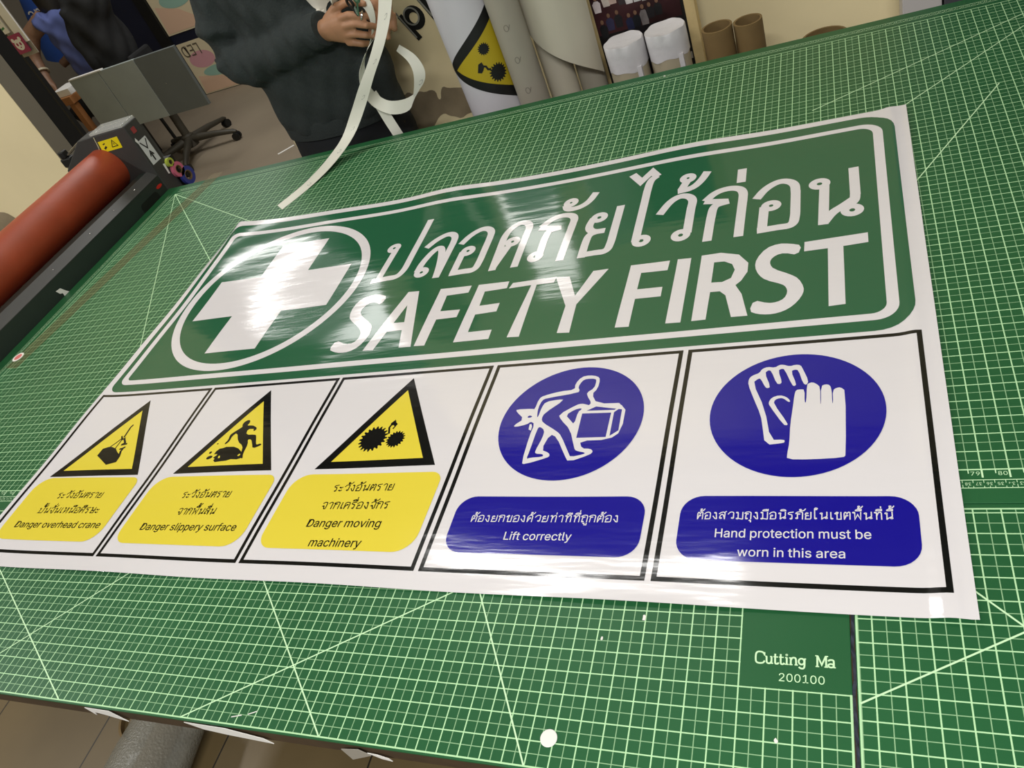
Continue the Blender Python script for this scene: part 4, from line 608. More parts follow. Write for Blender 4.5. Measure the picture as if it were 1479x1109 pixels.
ART = {"crane_fill":[[[-56.58,3.02],[-56.53,3.67],[-56.02,3.83],[-55.67,3.82],[-55.11,3.63],[-54.66,3.27],[-54.06,2.91],[-54.02,2.32],[-54.88,2.09]]],"crane_lines":[[[[-55.12,5.99],[-55.22,5.74],[-55.17,5.21],[-55.13,4.73]],0.15],[[[-55.22,4.71],[-55.53,4.23],[-55.87,3.81]],0.1],[[[-55.18,4.66],[-55.18,4.07],[-55.19,3.63]],0.09],[[[-55.46,4.87],[-55.15,4.46],[-54.94,4.7]],0.12],[[[-55.04,4.65],[-54.58,4.18],[-54.8,3.99]],0.16],[[[-54.28,4.07],[-54.61,4.02],[-54.84,3.98]],0.16],[[[-54.21,3.75],[-54.48,3.6],[-54.68,3.56]],0.16],[[[-54.35,3.64],[-54.38,3.35],[-54.18,2.92]],0.18]],"slip_fill":[[[-43.85,5.26],[-43.8,5.49],[-43.64,5.65],[-43.42,5.66],[-43.29,5.53],[-43.28,5.32],[-43.36,5.14],[-42.97,5.13],[-42.69,5.08],[-42.23,4.81],[-42.39,4.54],[-42.52,4.7],[-42.5,4.79],[-43.08,4.8],[-42.94,4.27],[-42.08,4.24],[-41.93,4.12],[-41.54,3.39],[-41.4,3.32],[-41.18,3.41],[-41.02,3.34],[-41.05,3.23],[-41.59,2.99],[-41.87,3.41],[-42.2,3.84],[-42.51,3.82],[-42.24,3.42],[-42.17,2.55],[-41.96,2.2],[-42.06,2.16],[-42.34,2.36],[-42.4,2.73],[-42.59,3.27],[-43.29,3.68],[-43.86,4.55],[-44.16,4.22],[-44.09,3.79],[-44.31,3.49],[-44.44,3.58],[-44.29,3.89],[-44.39,4.26],[-44.36,4.46],[-43.74,5.0],[-43.72,5.07]],[[-44.81,2.66],[-44.77,2.9],[-44.6,3.14],[-44.31,3.17],[-44.06,3.27],[-43.37,3.24],[-42.86,3.06],[-42.48,2.8],[-42.14,2.46],[-42.16,2.2],[-42.44,2.11],[-42.99,2.15],[-43.31,2.04],[-43.78,2.01],[-44.29,1.96],[-44.53,2.12],[-44.48,2.25],[-44.69,2.37],[-44.5,2.56],[-44.49,2.66]],[[-45.35,2.75],[-45.34,2.91],[-45.18,2.94],[-45.1,2.86],[-45.17,2.72]],[[-45.29,2.28],[-45.29,2.46],[-45.04,2.56],[-44.82,2.51],[-44.81,2.35],[-45.12,2.21]],[[-45.14,3.55],[-45.15,3.64],[-45.02,3.65],[-44.98,3.57]]],"slip_holes":[[[-44.23,2.29],[-44.29,2.49],[-44.15,2.51],[-44.06,2.3]],[[-42.58,2.44],[-42.52,2.59],[-42.36,2.56],[-42.38,2.43],[-42.48,2.38]]],"lift_fill":[[[-21.52,1.04],[-21.52,3.02],[-21.43,3.88],[-21.71,4.09],[-21.89,3.87],[-22.63,3.7],[-22.7,3.85],[-22.19,4.31],[-22.84,4.93],[-22.87,5.11],[-21.85,5.09],[-21.71,5.02],[-21.64,5.89],[-21.41,6.11],[-20.4,6.39],[-19.54,6.43],[-19.61,6.93],[-19.32,7.47],[-18.84,7.55],[-18.33,7.41],[-18.13,7.15],[-18.14,6.38],[-18.41,5.97],[-17.98,5.19],[-16.22,5.09],[-16.19,3.0],[-16.81,2.46],[-18.44,2.48],[-18.23,1.93],[-17.71,1.89],[-17.54,1.68],[-17.68,1.48],[-18.81,1.03],[-19.09,1.47],[-19.85,2.82],[-20.29,3.06],[-20.57,1.95],[-20.07,1.72],[-19.96,1.5],[-20.1,1.37],[-21.3,0.96]],[[-21.7,3.48],[-21.73,3.86],[-21.63,3.89],[-21.54,3.7],[-21.54,3.39]]],"lift_holes":[[[-21.42,4.41],[-21.52,5.16],[-21.41,5.75],[-21.16,5.89],[-19.28,6.17],[-19.22,6.36],[-19.38,6.62],[-19.22,7.13],[-18.97,7.27],[-18.44,7.22],[-18.33,7.04],[-18.36,6.44],[-18.75,6.12],[-18.63,5.79],[-18.32,5.3],[-18.4,5.09],[-18.6,5.18],[-18.88,5.27],[-19.17,5.2],[-20.11,4.51],[-19.9,4.12],[-19.17,3.33],[-18.72,2.15],[-18.6,1.86],[-18.41,1.75],[-17.97,1.64],[-18.03,1.53],[-18.76,1.37],[-18.89,1.6],[-19.61,2.91],[-19.95,3.26],[-20.96,3.96],[-21.1,4.28],[-21.01,4.69],[-20.0,5.67],[-20.38,5.72],[-21.16,5.59],[-21.3,5.15],[-21.34,4.41]],[[-22.02,4.46],[-21.91,4.58],[-21.71,4.49],[-21.79,4.39],[-21.97,4.38]],[[-21.3,1.31],[-21.24,1.91],[-21.17,3.45],[-21.07,3.67],[-20.7,3.38],[-20.69,2.83],[-20.92,1.83],[-20.82,1.68],[-20.46,1.65],[-20.35,1.56],[-20.39,1.45],[-21.11,1.41]],[[-19.67,4.44],[-19.21,4.83],[-18.84,4.92],[-18.79,4.8],[-18.97,4.66],[-19.02,3.69],[-19.28,4.0]],[[-18.48,4.68],[-17.97,4.96],[-16.48,4.94],[-16.84,4.61]],[[-18.7,4.49],[-17.0,4.42],[-17.01,2.66],[-18.69,2.7]],[[-16.84,4.44],[-16.42,4.84],[-16.37,3.08],[-16.81,2.72]]],"glove_fill":[[[-7.8,0.75],[-7.79,1.09],[-7.7,1.76],[-7.68,2.91],[-7.57,4.1],[-7.51,4.92],[-7.44,5.27],[-7.22,5.3],[-7.03,5.26],[-7.03,4.37],[-6.95,4.36],[-6.92,5.57],[-6.84,5.7],[-6.65,5.76],[-6.44,5.59],[-6.3,5.37],[-6.3,4.22],[-6.27,4.21],[-6.26,5.44],[-6.05,5.56],[-5.84,5.48],[-5.77,5.11],[-5.76,4.23],[-5.72,4.22],[-5.72,5.11],[-5.54,5.26],[-5.36,5.28],[-5.14,5.02],[-5.24,0.92],[-5.35,0.78],[-6.76,0.71]],[[-8.82,1.66],[-8.97,2.86],[-9.08,3.61],[-9.5,4.88],[-9.8,5.85],[-9.79,6.29],[-9.62,6.53],[-9.27,6.68],[-9.15,6.97],[-8.88,7.11],[-8.5,7.01],[-8.28,7.19],[-8.08,7.19],[-7.77,7.03],[-7.48,7.12],[-7.23,7.07],[-7.11,6.74],[-6.84,5.88],[-6.94,5.57],[-7.11,5.73],[-7.33,6.7],[-7.5,6.77],[-7.7,6.66],[-7.42,5.69],[-7.51,5.54],[-7.63,5.64],[-8.02,6.85],[-8.17,6.9],[-8.33,6.77],[-8.12,5.9],[-8.22,5.75],[-8.39,5.82],[-8.67,6.77],[-8.82,6.86],[-9.0,6.65],[-8.68,5.6],[-8.83,5.5],[-8.95,5.62],[-9.18,6.23],[-9.3,6.28],[-9.57,5.97],[-8.9,4.04],[-8.57,1.97],[-7.95,1.97],[-7.91,1.84],[-7.97,1.75]],[[-8.0,2.93],[-8.69,4.26],[-8.74,4.47],[-8.61,4.81],[-8.23,4.97],[-7.89,4.82],[-7.69,4.52],[-7.76,4.42],[-8.03,4.72],[-8.2,4.76],[-8.44,4.65],[-8.49,4.38],[-7.79,2.99],[-7.83,2.87]]],"gear_c":[[-32.17,3.36],[-30.47,3.23],[-31.47,4.04],[-33.04,3.04],[-29.88,3.47],[-31.1,3.02]],"gear_lines":[[[[-31.14,3.71],[-31.32,4.22],[-31.23,4.51],[-31.11,4.72]],0.13]],"gear_fill":[[[-31.34,4.57],[-31.1,4.87],[-30.97,4.63],[-30.81,4.48],[-30.96,4.06],[-31.06,4.13],[-30.97,4.3],[-31.09,4.42],[-31.27,4.35]]],"L":{"S":[[-40.0,12.45],[-39.78,13.41],[-38.7,12.82],[-37.99,12.87],[-37.72,13.38],[-37.84,14.02],[-38.36,14.65],[-39.35,15.45],[-39.9,16.12],[-40.05,17.35],[-39.63,18.27],[-38.69,18.56],[-37.85,18.38],[-37.21,18.03],[-37.4,17.04],[-38.11,17.5],[-38.72,17.42],[-39.0,16.87],[-38.98,16.42],[-38.58,15.91],[-37.4,14.94],[-36.99,14.38],[-36.9,13.4],[-37.32,12.37],[-38.0,11.93],[-38.79,11.93],[-39.38,12.1]],"A":[[-36.78,11.9],[-35.4,18.26],[-34.45,18.21],[-32.73,11.8],[-33.72,11.84],[-34.19,13.72],[-35.44,13.71],[-35.87,11.84]],"Ah":[[-35.25,14.63],[-34.86,16.61],[-34.33,14.6]],"F":[[-32.49,11.84],[-32.56,18.14],[-29.94,18.05],[-29.97,17.26],[-31.73,17.22],[-31.64,15.42],[-30.02,15.36],[-30.02,14.52],[-31.65,14.5],[-31.63,11.79]],"E":[[-29.39,11.81],[-29.35,18.02],[-26.87,17.91],[-26.85,17.14],[-28.59,17.1],[-28.53,15.5],[-26.94,15.52],[-26.94,14.61],[-28.56,14.55],[-28.54,12.71],[-26.73,12.7],[-26.71,11.78]],"T":[[-25.36,11.73],[-24.95,17.08],[-26.68,17.06],[-26.51,17.64],[-23.17,17.64],[-23.24,17.0],[-24.53,17.04],[-24.47,11.66]],"Y":[[-21.82,11.62],[-21.79,14.25],[-23.23,17.61],[-22.18,17.44],[-21.33,15.22],[-20.54,17.75],[-19.46,17.78],[-21.04,14.28],[-20.96,11.53]],"F2":[[-18.0,11.57],[-17.93,17.83],[-15.31,17.79],[-15.36,16.8],[-17.1,16.86],[-17.12,15.15],[-15.48,15.11],[-15.47,14.15],[-17.11,14.18],[-17.11,11.52]],"I":[[-14.86,11.48],[-14.8,17.8],[-13.92,17.74],[-13.95,11.44]],"R":[[-13.31,11.45],[-13.26,17.83],[-12.05,17.84],[-10.92,17.39],[-10.3,16.41],[-10.31,15.52],[-10.64,14.72],[-10.95,14.35],[-10.54,13.43],[-10.11,11.4],[-11.03,11.44],[-11.48,13.49],[-11.84,13.94],[-12.42,13.98],[-12.48,11.45]],"Rh":[[-12.43,14.91],[-12.41,16.94],[-11.78,16.89],[-11.28,16.51],[-11.08,15.9],[-11.26,15.12],[-11.77,14.83]],"S2":[[-10.04,11.77],[-9.81,12.72],[-9.02,12.3],[-8.52,12.31],[-8.13,12.56],[-7.96,13.08],[-8.04,13.56],[-8.27,13.89],[-9.21,14.46],[-9.64,15.04],[-9.9,15.89],[-9.83,16.7],[-9.31,17.63],[-8.59,17.94],[-7.87,17.77],[-7.21,17.45],[-7.44,16.53],[-8.21,16.91],[-8.68,16.81],[-9.0,16.41],[-9.02,15.96],[-8.8,15.46],[-7.82,14.72],[-7.37,14.24],[-7.08,13.38],[-7.11,12.83],[-7.41,12.16],[-7.89,11.61],[-8.44,11.35],[-8.99,11.31],[-9.56,11.44]],"T2":[[-5.8,11.48],[-5.76,16.82],[-7.08,16.8],[-7.06,17.73],[-3.55,17.89],[-3.56,16.94],[-4.91,16.85],[-4.94,11.53]]}}
tup = lambda L: [tuple(p) for p in L]
# header
head = art('header_panel', Flat().poly([rrect(-61.3, -1.8, 9.15, 31.5, [.9, 2.0, 2.2, 1.2])]), 1, VG, poster, label='green header panel')
art('header_border', Flat().poly([rrect(-60.8, -2.55, 9.97, 30.45, [.8, 1.2, 1.4, .9]), rrect(-60.25, -3.15, 10.5, 29.93, [.4, .8, .9, .5])]), 2, VW, head)
CX, CY = unrot((-50.3, 20.85))
art('emblem_ring', Flat().poly([circ(CX, CY, 9.45, n=96), circ(CX, CY, 8.65, n=96)]), 2, VW, head)
a, b = 2.65, 7.25
art('first_aid_cross', Flat().poly([[(CX-a,CY-b),(CX+a,CY-b),(CX+a,CY-a),(CX+b,CY-a),(CX+b,CY+a),(CX+a,CY+a),(CX+a,CY+b),(CX-a,CY+b),(CX-a,CY+a),(CX-b,CY+a),(CX-b,CY-a),(CX-a,CY-a)]]), 2, VW, head)
fl = Flat(); L = ART['L']
fl.poly([chaikin(tup(L['S']), 1, True)]); fl.poly([tup(L['A']), tup(L['Ah'])])
for k in ('F', 'E', 'T', 'Y', 'F2', 'I', 'T2'): fl.poly([tup(L[k])])
fl.poly([tup(L['R']), tup(L['Rh'])]); fl.poly([chaikin(tup(L['S2']), 1, True)])
art('english_heading', fl, 2, VW, head, False, label='white SAFETY FIRST lettering')
fl = Flat(); sy = .0595; w = .61
for ch, x0, x1, y in [('ป',-39.93,-36.66,19.98),('ล',-35.75,-33.21,19.65),('อ',-32.45,-29.88,19.6),('ด',-29.05,-26.61,19.55),('ภ',-26.02,-23.05,19.5),('ย',-22.08,-19.41,19.46),('ไ',-18.32,-16.95,19.4),('ว',-16.91,-14.12,19.36),('ก',-13.36,-10.76,19.3),('อ',-9.92,-7.32,19.28),('น',-6.87,-3.65,19.27)]:
    thai_glyph(fl, ch, x0, y, (x1-x0)/THAI[ch][0], sy, w)
    if ch == 'ภ': thai_glyph(fl, 'ั', x1, y, sy, sy, w)
    if ch == 'ว': thai_glyph(fl, '้', x1, y, sy, sy, w)
    if ch == 'ก': thai_glyph(fl, '่', x1, y, sy, sy, w)
art('thai_heading', fl, 2, VW, head, False, label='white Thai heading above SAFETY FIRST')
# the five sign panels
PANELS = [(-61.55, -49.62), (-49.38, -37.69), (-37.46, -25.73), (-25.46, -13.70), (-13.42, -1.68)]
PB, PT, BT = -6.15, 8.85, .24
CAPS = [
 [('th','ระวังอันตราย',-57.45,-52.85,-.93,.5), ('th','ปั้นจั่นเหนือศีรษะ',-58.3,-52.1,-2.22,.5), ('en','Danger overhead crane',-59.55,-50.97,-3.42,.52)],
 [('th','ระวังอันตราย',-45.25,-41.1,-1.03,.5), ('th','จากพื้นลื่น',-44.7,-41.5,-2.35,.5), ('en','Danger slippery surface',-47.05,-39.08,-3.54,.53)],
 [('th','ระวังอันตราย',-33.32,-29.08,-.68,.5), ('th','จากเครื่องจักร',-33.53,-28.89,-1.96,.5), ('en','Danger moving',-33.9,-28.89,-3.22,.54), ('en','machinery',-33.08,-29.62,-4.53,.54)],
 [('th','ต้องยกของด้วยท่าทีที่ถูกต้อง',-23.4,-15.41,-2.84,.43), ('en','Lift correctly',-21.2,-17.62,-3.92,.47)],
 [('th','ต้องสวมถุงมือนิรภัยในเขตพื้นที่นี้',-11.69,-3.5,-2.66,.41), ('en','Hand protection must be',-10.8,-4.4,-3.64,.46), ('en','worn in this area',-9.77,-5.43,-4.61,.44)]]
TRI = [(-55.25,-60.05,-50.9), (-43.2,-47.55,-38.95), (-31.16,-35.55,-26.94)]
YB = [(-60.75,-50.42), (-48.7,-38.2), (-36.75,-26.2)]
names = ['overhead crane', 'slippery surface', 'moving machinery', 'lifting', 'hand protection']
for i, (x0, x1) in enumerate(PANELS):
    pn = art('sign_panel', Flat().poly([rrect(x0, x1, PB, PT, .01, 1), rrect(x0+BT, x1-BT, PB+BT, PT-BT, .01, 1)]), 1, VK, poster, label='black framed panel with the %s sign' % names[i])
    dk = VK if i < 3 else VW
    if i < 3:
        ax, bx, cx = TRI[i]; ax = (bx+cx)/2+ (0.15 if i == 0 else 0); yb, yt = 1.1, 8.6
        o = [(bx, yb), (cx, yb), (ax, yt)]
        art('warning_triangle', Flat().poly([o]), 1, VK, pn, False)
        art('triangle_field', Flat().poly([[(bx+1.0, yb+.55), (cx-1.0, yb+.55), (ax, yt-1.12)]]), 2, VY, pn, False)
        a, b = unrot((YB[i][0], 0))[0], unrot((YB[i][1], 0))[0]
        art('caption_box', Flat().poly([rrect(a, b, -5.1, .28, [1.0, 1.3, .7, 1.3])]), 2, VY, pn)
    else:
        c, rr = ((-19.37, 4.04), (4.33, 4.1)) if i == 3 else ((-7.5, 3.8), (4.13, 4.12))
        art('mandatory_disc', Flat().poly([circ(c[0], c[1], 4.22 if i == 3 else 4.1, n=80)]), 2, VB, pn, False)
        a, b = (-24.5, -14.2) if i == 3 else (-12.5, -2.55)
        a, b = unrot((a, -3))[0], unrot((b, -3))[0]
        art('caption_box', Flat().poly([rrect(a, b, -4.98, -1.45, 1.05)]), 2, VB, pn)
    fl = Flat()
    if i == 0:
        fl.poly([tup(ART['crane_fill'][0])])
        for p, w in ART['crane_lines']: fl.stroke(tup(p), w)
    elif i == 1:
        fl.poly([tup(p) for p in ART['slip_fill'][1:2]+ART['slip_holes']])
        fl.poly([chaikin(tup(ART['slip_fill'][0]), 1, True)])
        for p in ART['slip_fill'][2:]: fl.poly([chaikin(tup(p), 1, True)])
    elif i == 2:
        for (cx, cy, r, n) in ((-32.17, 3.36, 1.02, 20), (-30.47, 3.23, .66, 18)):
            pts = []
            for q in range(n*4):
                t = 2*math.pi*q/(n*4); k = (1.0, 1.0, .82, .82)[q % 4]; pts.append((cx+r*k*math.cos(t), cy+r*k*math.sin(t)))
            fl.poly([pts])
        for p, w in ART['gear_lines']: fl.stroke(tup(p), w)
        fl.poly([tup(ART['gear_fill'][0])])
    elif i == 3:
        fl.poly([chaikin(tup(p), 1, True) for p in ART['lift_fill'][:1]+ART['lift_holes'][:4]]+[tup(p) for p in ART['lift_holes'][4:]])
        fl.poly([tup(ART['lift_fill'][1])])
    else:
        for p in ART['glove_fill']: fl.poly([chaikin(tup(p), 1, True)])
    art('pictogram', fl, 3, dk, pn, False)
    fl = Flat()
    for t in CAPS[i]:
        if t[0] == 'th': thai(t[1], t[2], t[3], t[4], t[5], fl)
        else: latin(t[1], t[2], t[3], t[4], t[5], fl, bold=.018)
    art('caption_text', fl, 3, dk, pn, False)

# ================================================================= small things lying on the mats
def disc(name, label, cat, c, r, h, material, n=28, group=None, squash=1.0):
    mb = MB().lathe((0, 0, 0), [(0, 0), (r*.97, 0), (r, h*.3), (r, h*.7), (r*.97, h), (0, h)], n)
    mb.v = [(x+c[0], y*squash+c[1], z+c[2]) for x, y, z in mb.v]
    return prop(mb.build(name, material, None, c, True), label, cat, group)
disc('paper_disc', 'round white paper disc on the mat near the bottom edge, left of Cutting Mat', 'paper scrap', (-16.62, -13.2, .012), .36, .03, PAPER)
def scrap(name, label, pts, z, h=.03, material=PAPER, group=None, cat='paper scrap'):
    c = (sum(p[0] for p in pts)/len(pts), sum(p[1] for p in pts)/len(pts), z)
    return prop(MB().prism([(x, y, z) for x, y in pts], (0, 0, h)).build(name, material, None, c), label, cat, group)
def blob(cx, cy, rx, ry, sd):
    r = random.Random(sd); return [(cx+rx*math.cos(t*math.pi/4)*r.uniform(.6, 1.2), cy+ry*math.sin(t*math.pi/4)*r.uniform(.7, 1.2)) for t in range(8)]
scrap('paper_scrap', 'largest torn white speck just below the banner, left of the Cutting Mat box', blob(-13.48, -7.72, .09, .16, 1), .012)
scrap('paper_scrap', 'tiny white speck on the grid lines below the Cutting Mat lettering', blob(-7.98, -12.3, .07, .1, 2), .012)
scrap('paper_scrap', 'tiny white speck well below the banner, between the lift sign and the paper disc', blob(-15.19, -8.78, .06, .1, 3), .012)
scrap('paper_scrap', 'tiny white speck on the far edge of the mat in front of the white-capped rolls', blob(-19.13, 46.36, .1, .1, 4), .012)
scrap('thread_bit', 'left one of two short pale thread bits near the front edge of the mat', [(-32.75,-14.07),(-32.2,-13.93),(-32.2,-13.89),(-32.75,-14.03)], .012, cat='thread')
scrap('thread_bit', 'right one of two short pale thread bits near the front edge of the mat', [(-31.85,-13.85),(-31.4,-13.66),(-31.4,-13.62),(-31.85,-13.81)], .012, cat='thread')
# red and white sticker on the strip of clear tape
TAPE = mat('clear_brown_tape', (132, 120, 84), .3, alpha=.2)
def strip_sheet(name, pts, w0, z, material, parent=None, base=None, h=.01):
    mb = MB(); n = len(pts); L = []; Rr = []
    fl = Flat().stroke([p[:2] for p in pts], w0)
    vs = [(x, y, pts[i//2][2]) for i, (x, y, q) in enumerate(fl.v)]
    k = len(vs); mb.add(vs+[(x, y, zz+h) for x, y, zz in vs], [f for f in fl.f]+[tuple(i+k for i in f)[::-1] for f in fl.f]+[(2*i, 2*i+2, k+2*i+2, k+2*i) for i in range(n-1)]+[(2*i+1, k+2*i+1, k+2*i+3, 2*i+3) for i in range(n-1)]+[(0, k, k+1, 1), (2*n-2, 2*n-1, k+2*n-1, k+2*n-2)])
    return mb.build(name, material, parent, base)
tp = strip_sheet('tape_strip', [(-79.1, 15.0, .02), (-78.2, 22, .02), (-76.5, 35, .02), (-75.4, 42, .02), (-74.8, 46.5, .03), (-74.6, 48.6, .06)], 1.9, 0, TAPE, None, (-77, 30, .02))
prop(tp, 'long strip of clear brownish tape along the left side of the mat beside the laminator', 'tape')
st = thing('round_sticker', 'small round white sticker with a red centre at the near end of the tape strip', 'sticker', (-79.6, 16.6, .035))
mb = MB().lathe((-79.6, 16.6, .035), [(0, 0), (.62, 0), (.62, .02), (0, .02)], 28); mb.build('sticker_base', PAPER, st)
MB().lathe((-79.6, 16.6, .056), [(0, 0), (.42, 0), (.42, .006), (0, .006)], 28).build('sticker_print', mat('faded_red_print', (206, 110, 104), .6), st, label='faded red centre')
# scraps hanging from the front edge of the table
HANG = 'paper scraps stuck under the front edge of the table'
GREYP = mat('grey_paper', (150, 144, 132), .7)
for nm, lab, pts, mt in [
  ('paper_offcut', 'small white triangular offcut under the front edge, furthest left', [(-42.7,-.10),(-40.9,-.12),(-40.1,-.95),(-41.6,-.55),(-42.2,-.45),(-42.3,-.75)], PAPER),
  ('paper_offcut', 'long pale paper offcut under the front edge above the bubble wrap roll', [(-35.6,-.12),(-33.0,-.15),(-30.9,-.62),(-30.5,-.98),(-33.2,-.75),(-34.6,-.55)], PAPER),
  ('paper_offcut', 'grey translucent offcut under the front edge, right of the longest offcut', [(-26.4,-.5),(-25.4,-.3),(-24.9,-.7),(-26.2,-1.35)], GREYP),
  ('paper_offcut', 'ragged white offcut under the front edge, furthest right of the scraps', [(-25.0,-.5),(-24.5,-.55),(-24.0,-.75),(-23.9,-.95),(-24.4,-.85)], PAPER)]:
    c = (pts[0][0], -14.56, pts[0][1])
    prop(MB().prism([(x, -14.56+.1*(z+.1), z) for x, z in pts], (0, .03, 0)).build(nm, mt, None, c), lab, 'paper scrap', HANG)

# ================================================================= the cold laminator along the left side
lam = thing('laminator', 'charcoal roll laminator with an orange roller along the left side of the table', 'laminator', (-88, 20, FLOOR))
HY = 47.35
bm_ = MB(); prof = [(-82.1, -5.5), (-82.1, 2.05), (-83.25, 2.75), (-84.6, 2.75), (-84.6, -5.5)]
bm_.prism([(x, 2, z) for x, z in prof], (0, HY-2, 0)); beam = bm_.build('front_beam', MBEAM, lam, bevel=.06)
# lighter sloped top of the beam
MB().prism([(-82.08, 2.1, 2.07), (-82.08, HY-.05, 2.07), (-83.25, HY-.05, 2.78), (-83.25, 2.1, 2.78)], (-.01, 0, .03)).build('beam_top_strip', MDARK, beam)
for v in (43.6, 39.2, 34.6, 28): MB().sphere((-82.7, v, 2.47), .09, .09, .06).build('screw', STEEL, beam, smooth=True, label='bright steel screw')
MB().prism([(-82.09, v, z) for v, z in rrect(42.2, 45.7, -.9, .95, .5)], (.02, 0, 0)).build('grip_slot', BLACK, beam)
MB().prism([(-82.09, v, z) for v, z in [(26.1,.95),(26.75,.85),(27.1,.25),(27.45,-.2),(26.5,-.3),(26.6,.3),(26.3,.45)]], (.02, 0, 0)).build('arrow_sticker', PAPER, beam)
MB().prism([(-82.09, v, z) for v, z in circ(46.5, 1.02, .55, .2, 18)], (.02, 0, 0)).build('red_sticker', REDP, beam)
MB().cyl((-88.4, 1.9, 4.3), (-88.4, HY, 4.3), 2.65, n=64).build('roller', ORANGE, lam, smooth=True, label='large orange silicone roller')
MB().cyl((-88.4, 1.9, -1.15), (-88.4, HY, -1.15), 2.65, n=64).build('roller', DRED, lam, smooth=True, label='dark red lower roller')
hp = [(-82.02, -8), (-82.02, 8.62), (-88.0, 8.55), (-90.2, 8.5), (-95.2, 5.4), (-95.2, -8)]
hs = MB().prism([(x, HY, z) for x, z in hp], (0, 2.5, 0)).build('end_housing', MDARK, lam, bevel=.12)
hs2 = MB().prism([(x, -.4, z) for x, z in hp], (0, 2.3, 0)).build('end_housing', MDARK, lam, bevel=.12)
CLEAR = mat('clear_acrylic', (220, 222, 216), .08, alpha=.35)
MB().box(-87.6, -82.1, HY-.15, HY+2.4, 8.64, 8.95).build('clear_cover', CLEAR, hs, bevel=.05)
ys = MB().prism([(x, HY-.02, z) for x, z in [(-87.25,7.75),(-83.9,7.8),(-84.2,6.4),(-87.55,6.38)]], (0, .02, 0)).build('warning_sticker', YSTK, hs)
fl = Flat(); fl.stroke([(-85.6,6.75),(-84.6,6.78),(-85.0,7.55),(-85.62,6.74)], .1); fl.stroke([(-85.03,7.2),(-85.06,6.98)], .1); fl.stroke([(-86.9,6.75),(-86.4,7.0)], .22); fl.stroke([(-86.75,7.3),(-86.35,7.4)], .14)
f2 = MB(); f2.add([(x, HY-.035-q, z) for x, z, q in fl.v], fl.f); 
# sub-part ink stays with the housing's sticker sheet
ink = f2.build('warning_sticker_print', BLACK, hs)
MB().prism([(-82.015, v, z) for v, z in [(47.72,3.25),(49.36,3.22),(49.36,6.38),(47.72,6.36)]], (.015, 0, 0)).build('direction_plate', mat('silver_label', (206, 208, 206), .4), hs)
fl = Flat()
fl.stroke([(47.95,6.15),(48.55,5.15),(49.15,6.15)], .16); fl.stroke([(48.54,3.5),(48.54,4.45)], .22); fl.stroke([(48.2,4.15),(48.54,4.7),(48.88,4.15)], .18)
f2 = MB(); f2.add([(-81.985+q, v, z) for v, z, q in fl.v], fl.f); f2.build('direction_plate_print', BLACK, hs)
MB().prism([(-82.015, v, z) for v, z in rrect(48.05, 48.75, 7.3, 8.0, .1)], (.03, 0, 0)).build('red_switch', mat('dark_red_switch', (150, 60, 60), .4), hs)
MB().prism([(-82.015, v, z) for v, z in [(47.55,6.6),(47.8,6.9),(47.95,6.4),(47.7,6.2)]], (.012, 0, 0)).build('white_sticker', PAPER, hs)
MB().prism([(-82.015, v, z) for v, z in [(49.05,2.6),(49.4,2.5),(49.2,1.2),(48.95,1.3)]], (.012, 0, 0)).build('white_sticker', PAPER, hs)
MB().tube([(-87.3, HY-.04, 8.4), (-87.6, HY-.05, 7.2), (-87.9, HY-.05, 6.6)], .06).build('cable', mat('pale_cable', (196, 190, 160), .6), hs)
MB().box(-94.8, -85, 6, 46, FLOOR, -5.6).build('stand_cabinet', MDARK, lam, bevel=.2)
MB().box(-94.6, -91.6, 2, HY, -5.5, 1.0).build('rear_beam', MBEAM, lam, bevel=.1)
# clutter on top of the machine's far end
cl = MB(); cl.box(-96.2, -94.4, 48.2, 49.4, 5.45, 6.6).box(-95.9, -95.0, 48.3, 49.2, 6.6, 7.5)
cl.build('motor_box', BLACK, hs, bevel=.15)
MB().cyl((-94.6, 48.6, 6.9), (-91.4, 48.6, 8.0), .16, n=12).build('bright_lever', STEEL, hs, smooth=True)
# coloured tape rolls hung at the machine's corner
for nm, lab, c, r, mt in [('tape_roll', 'yellow-green roll of tape, topmost of three on the laminator corner', (-81.75, 49.9, 2.3), .55, mat('lime_tape', (176, 190, 70), .5)),
                          ('tape_roll', 'pink roll of tape, middle of three on the laminator corner', (-81.75, 50.35, 1.0), .95, mat('pink_tape', (206, 104, 128), .5)),
                          ('tape_roll', 'blue roll of tape, lowest of three on the laminator corner', (-81.75, 51.2, -.35), 1.15, mat('blue_tape', (52, 62, 140), .5))]:
    t = thing(nm, lab, 'tape', c, 'coloured tape rolls on the laminator')
    MB().lathe(c, [(r*.55, -.22), (r, -.22), (r, .22), (r*.55, .22), (r*.55, -.22)], 32, (1, 0, 0)).build('tape_winding', mt, t, smooth=True)
    MB().lathe(c, [(r*.45, -.23), (r*.549, -.23), (r*.549, .23), (r*.45, .23), (r*.45, -.23)], 32, (1, 0, 0)).build('core', CARD, t, smooth=True)
MB().cyl((-82.6, 49.75, 2.3), (-81.4, 49.75, 2.3), .12, n=10).cyl((-82.6, 50.3, .9), (-81.4, 50.3, .9), .2, n=10).cyl((-82.6, 51.1, -.3), (-81.4, 51.1, -.3), .3, n=10).box(-84, -82.3, 49.7, 51.5, -2, 2.6).build('hook_bracket', BLACK, hs)

# ================================================================= rolls, tubes and boards standing behind the table
def roll(name, label, cat, x, y, r, top, material, inner=None, group=None, bottom=FLOOR, core=None):
    t = thing(name, label, cat, (x, y, bottom), group)
    ri = inner if inner else r*.42
    MB().lathe((x, y, 0), [(r, bottom), (r, top), (ri, top), (ri, bottom), (r, bottom)], 56).build('roll_body', material, t, smooth=True)
    return t
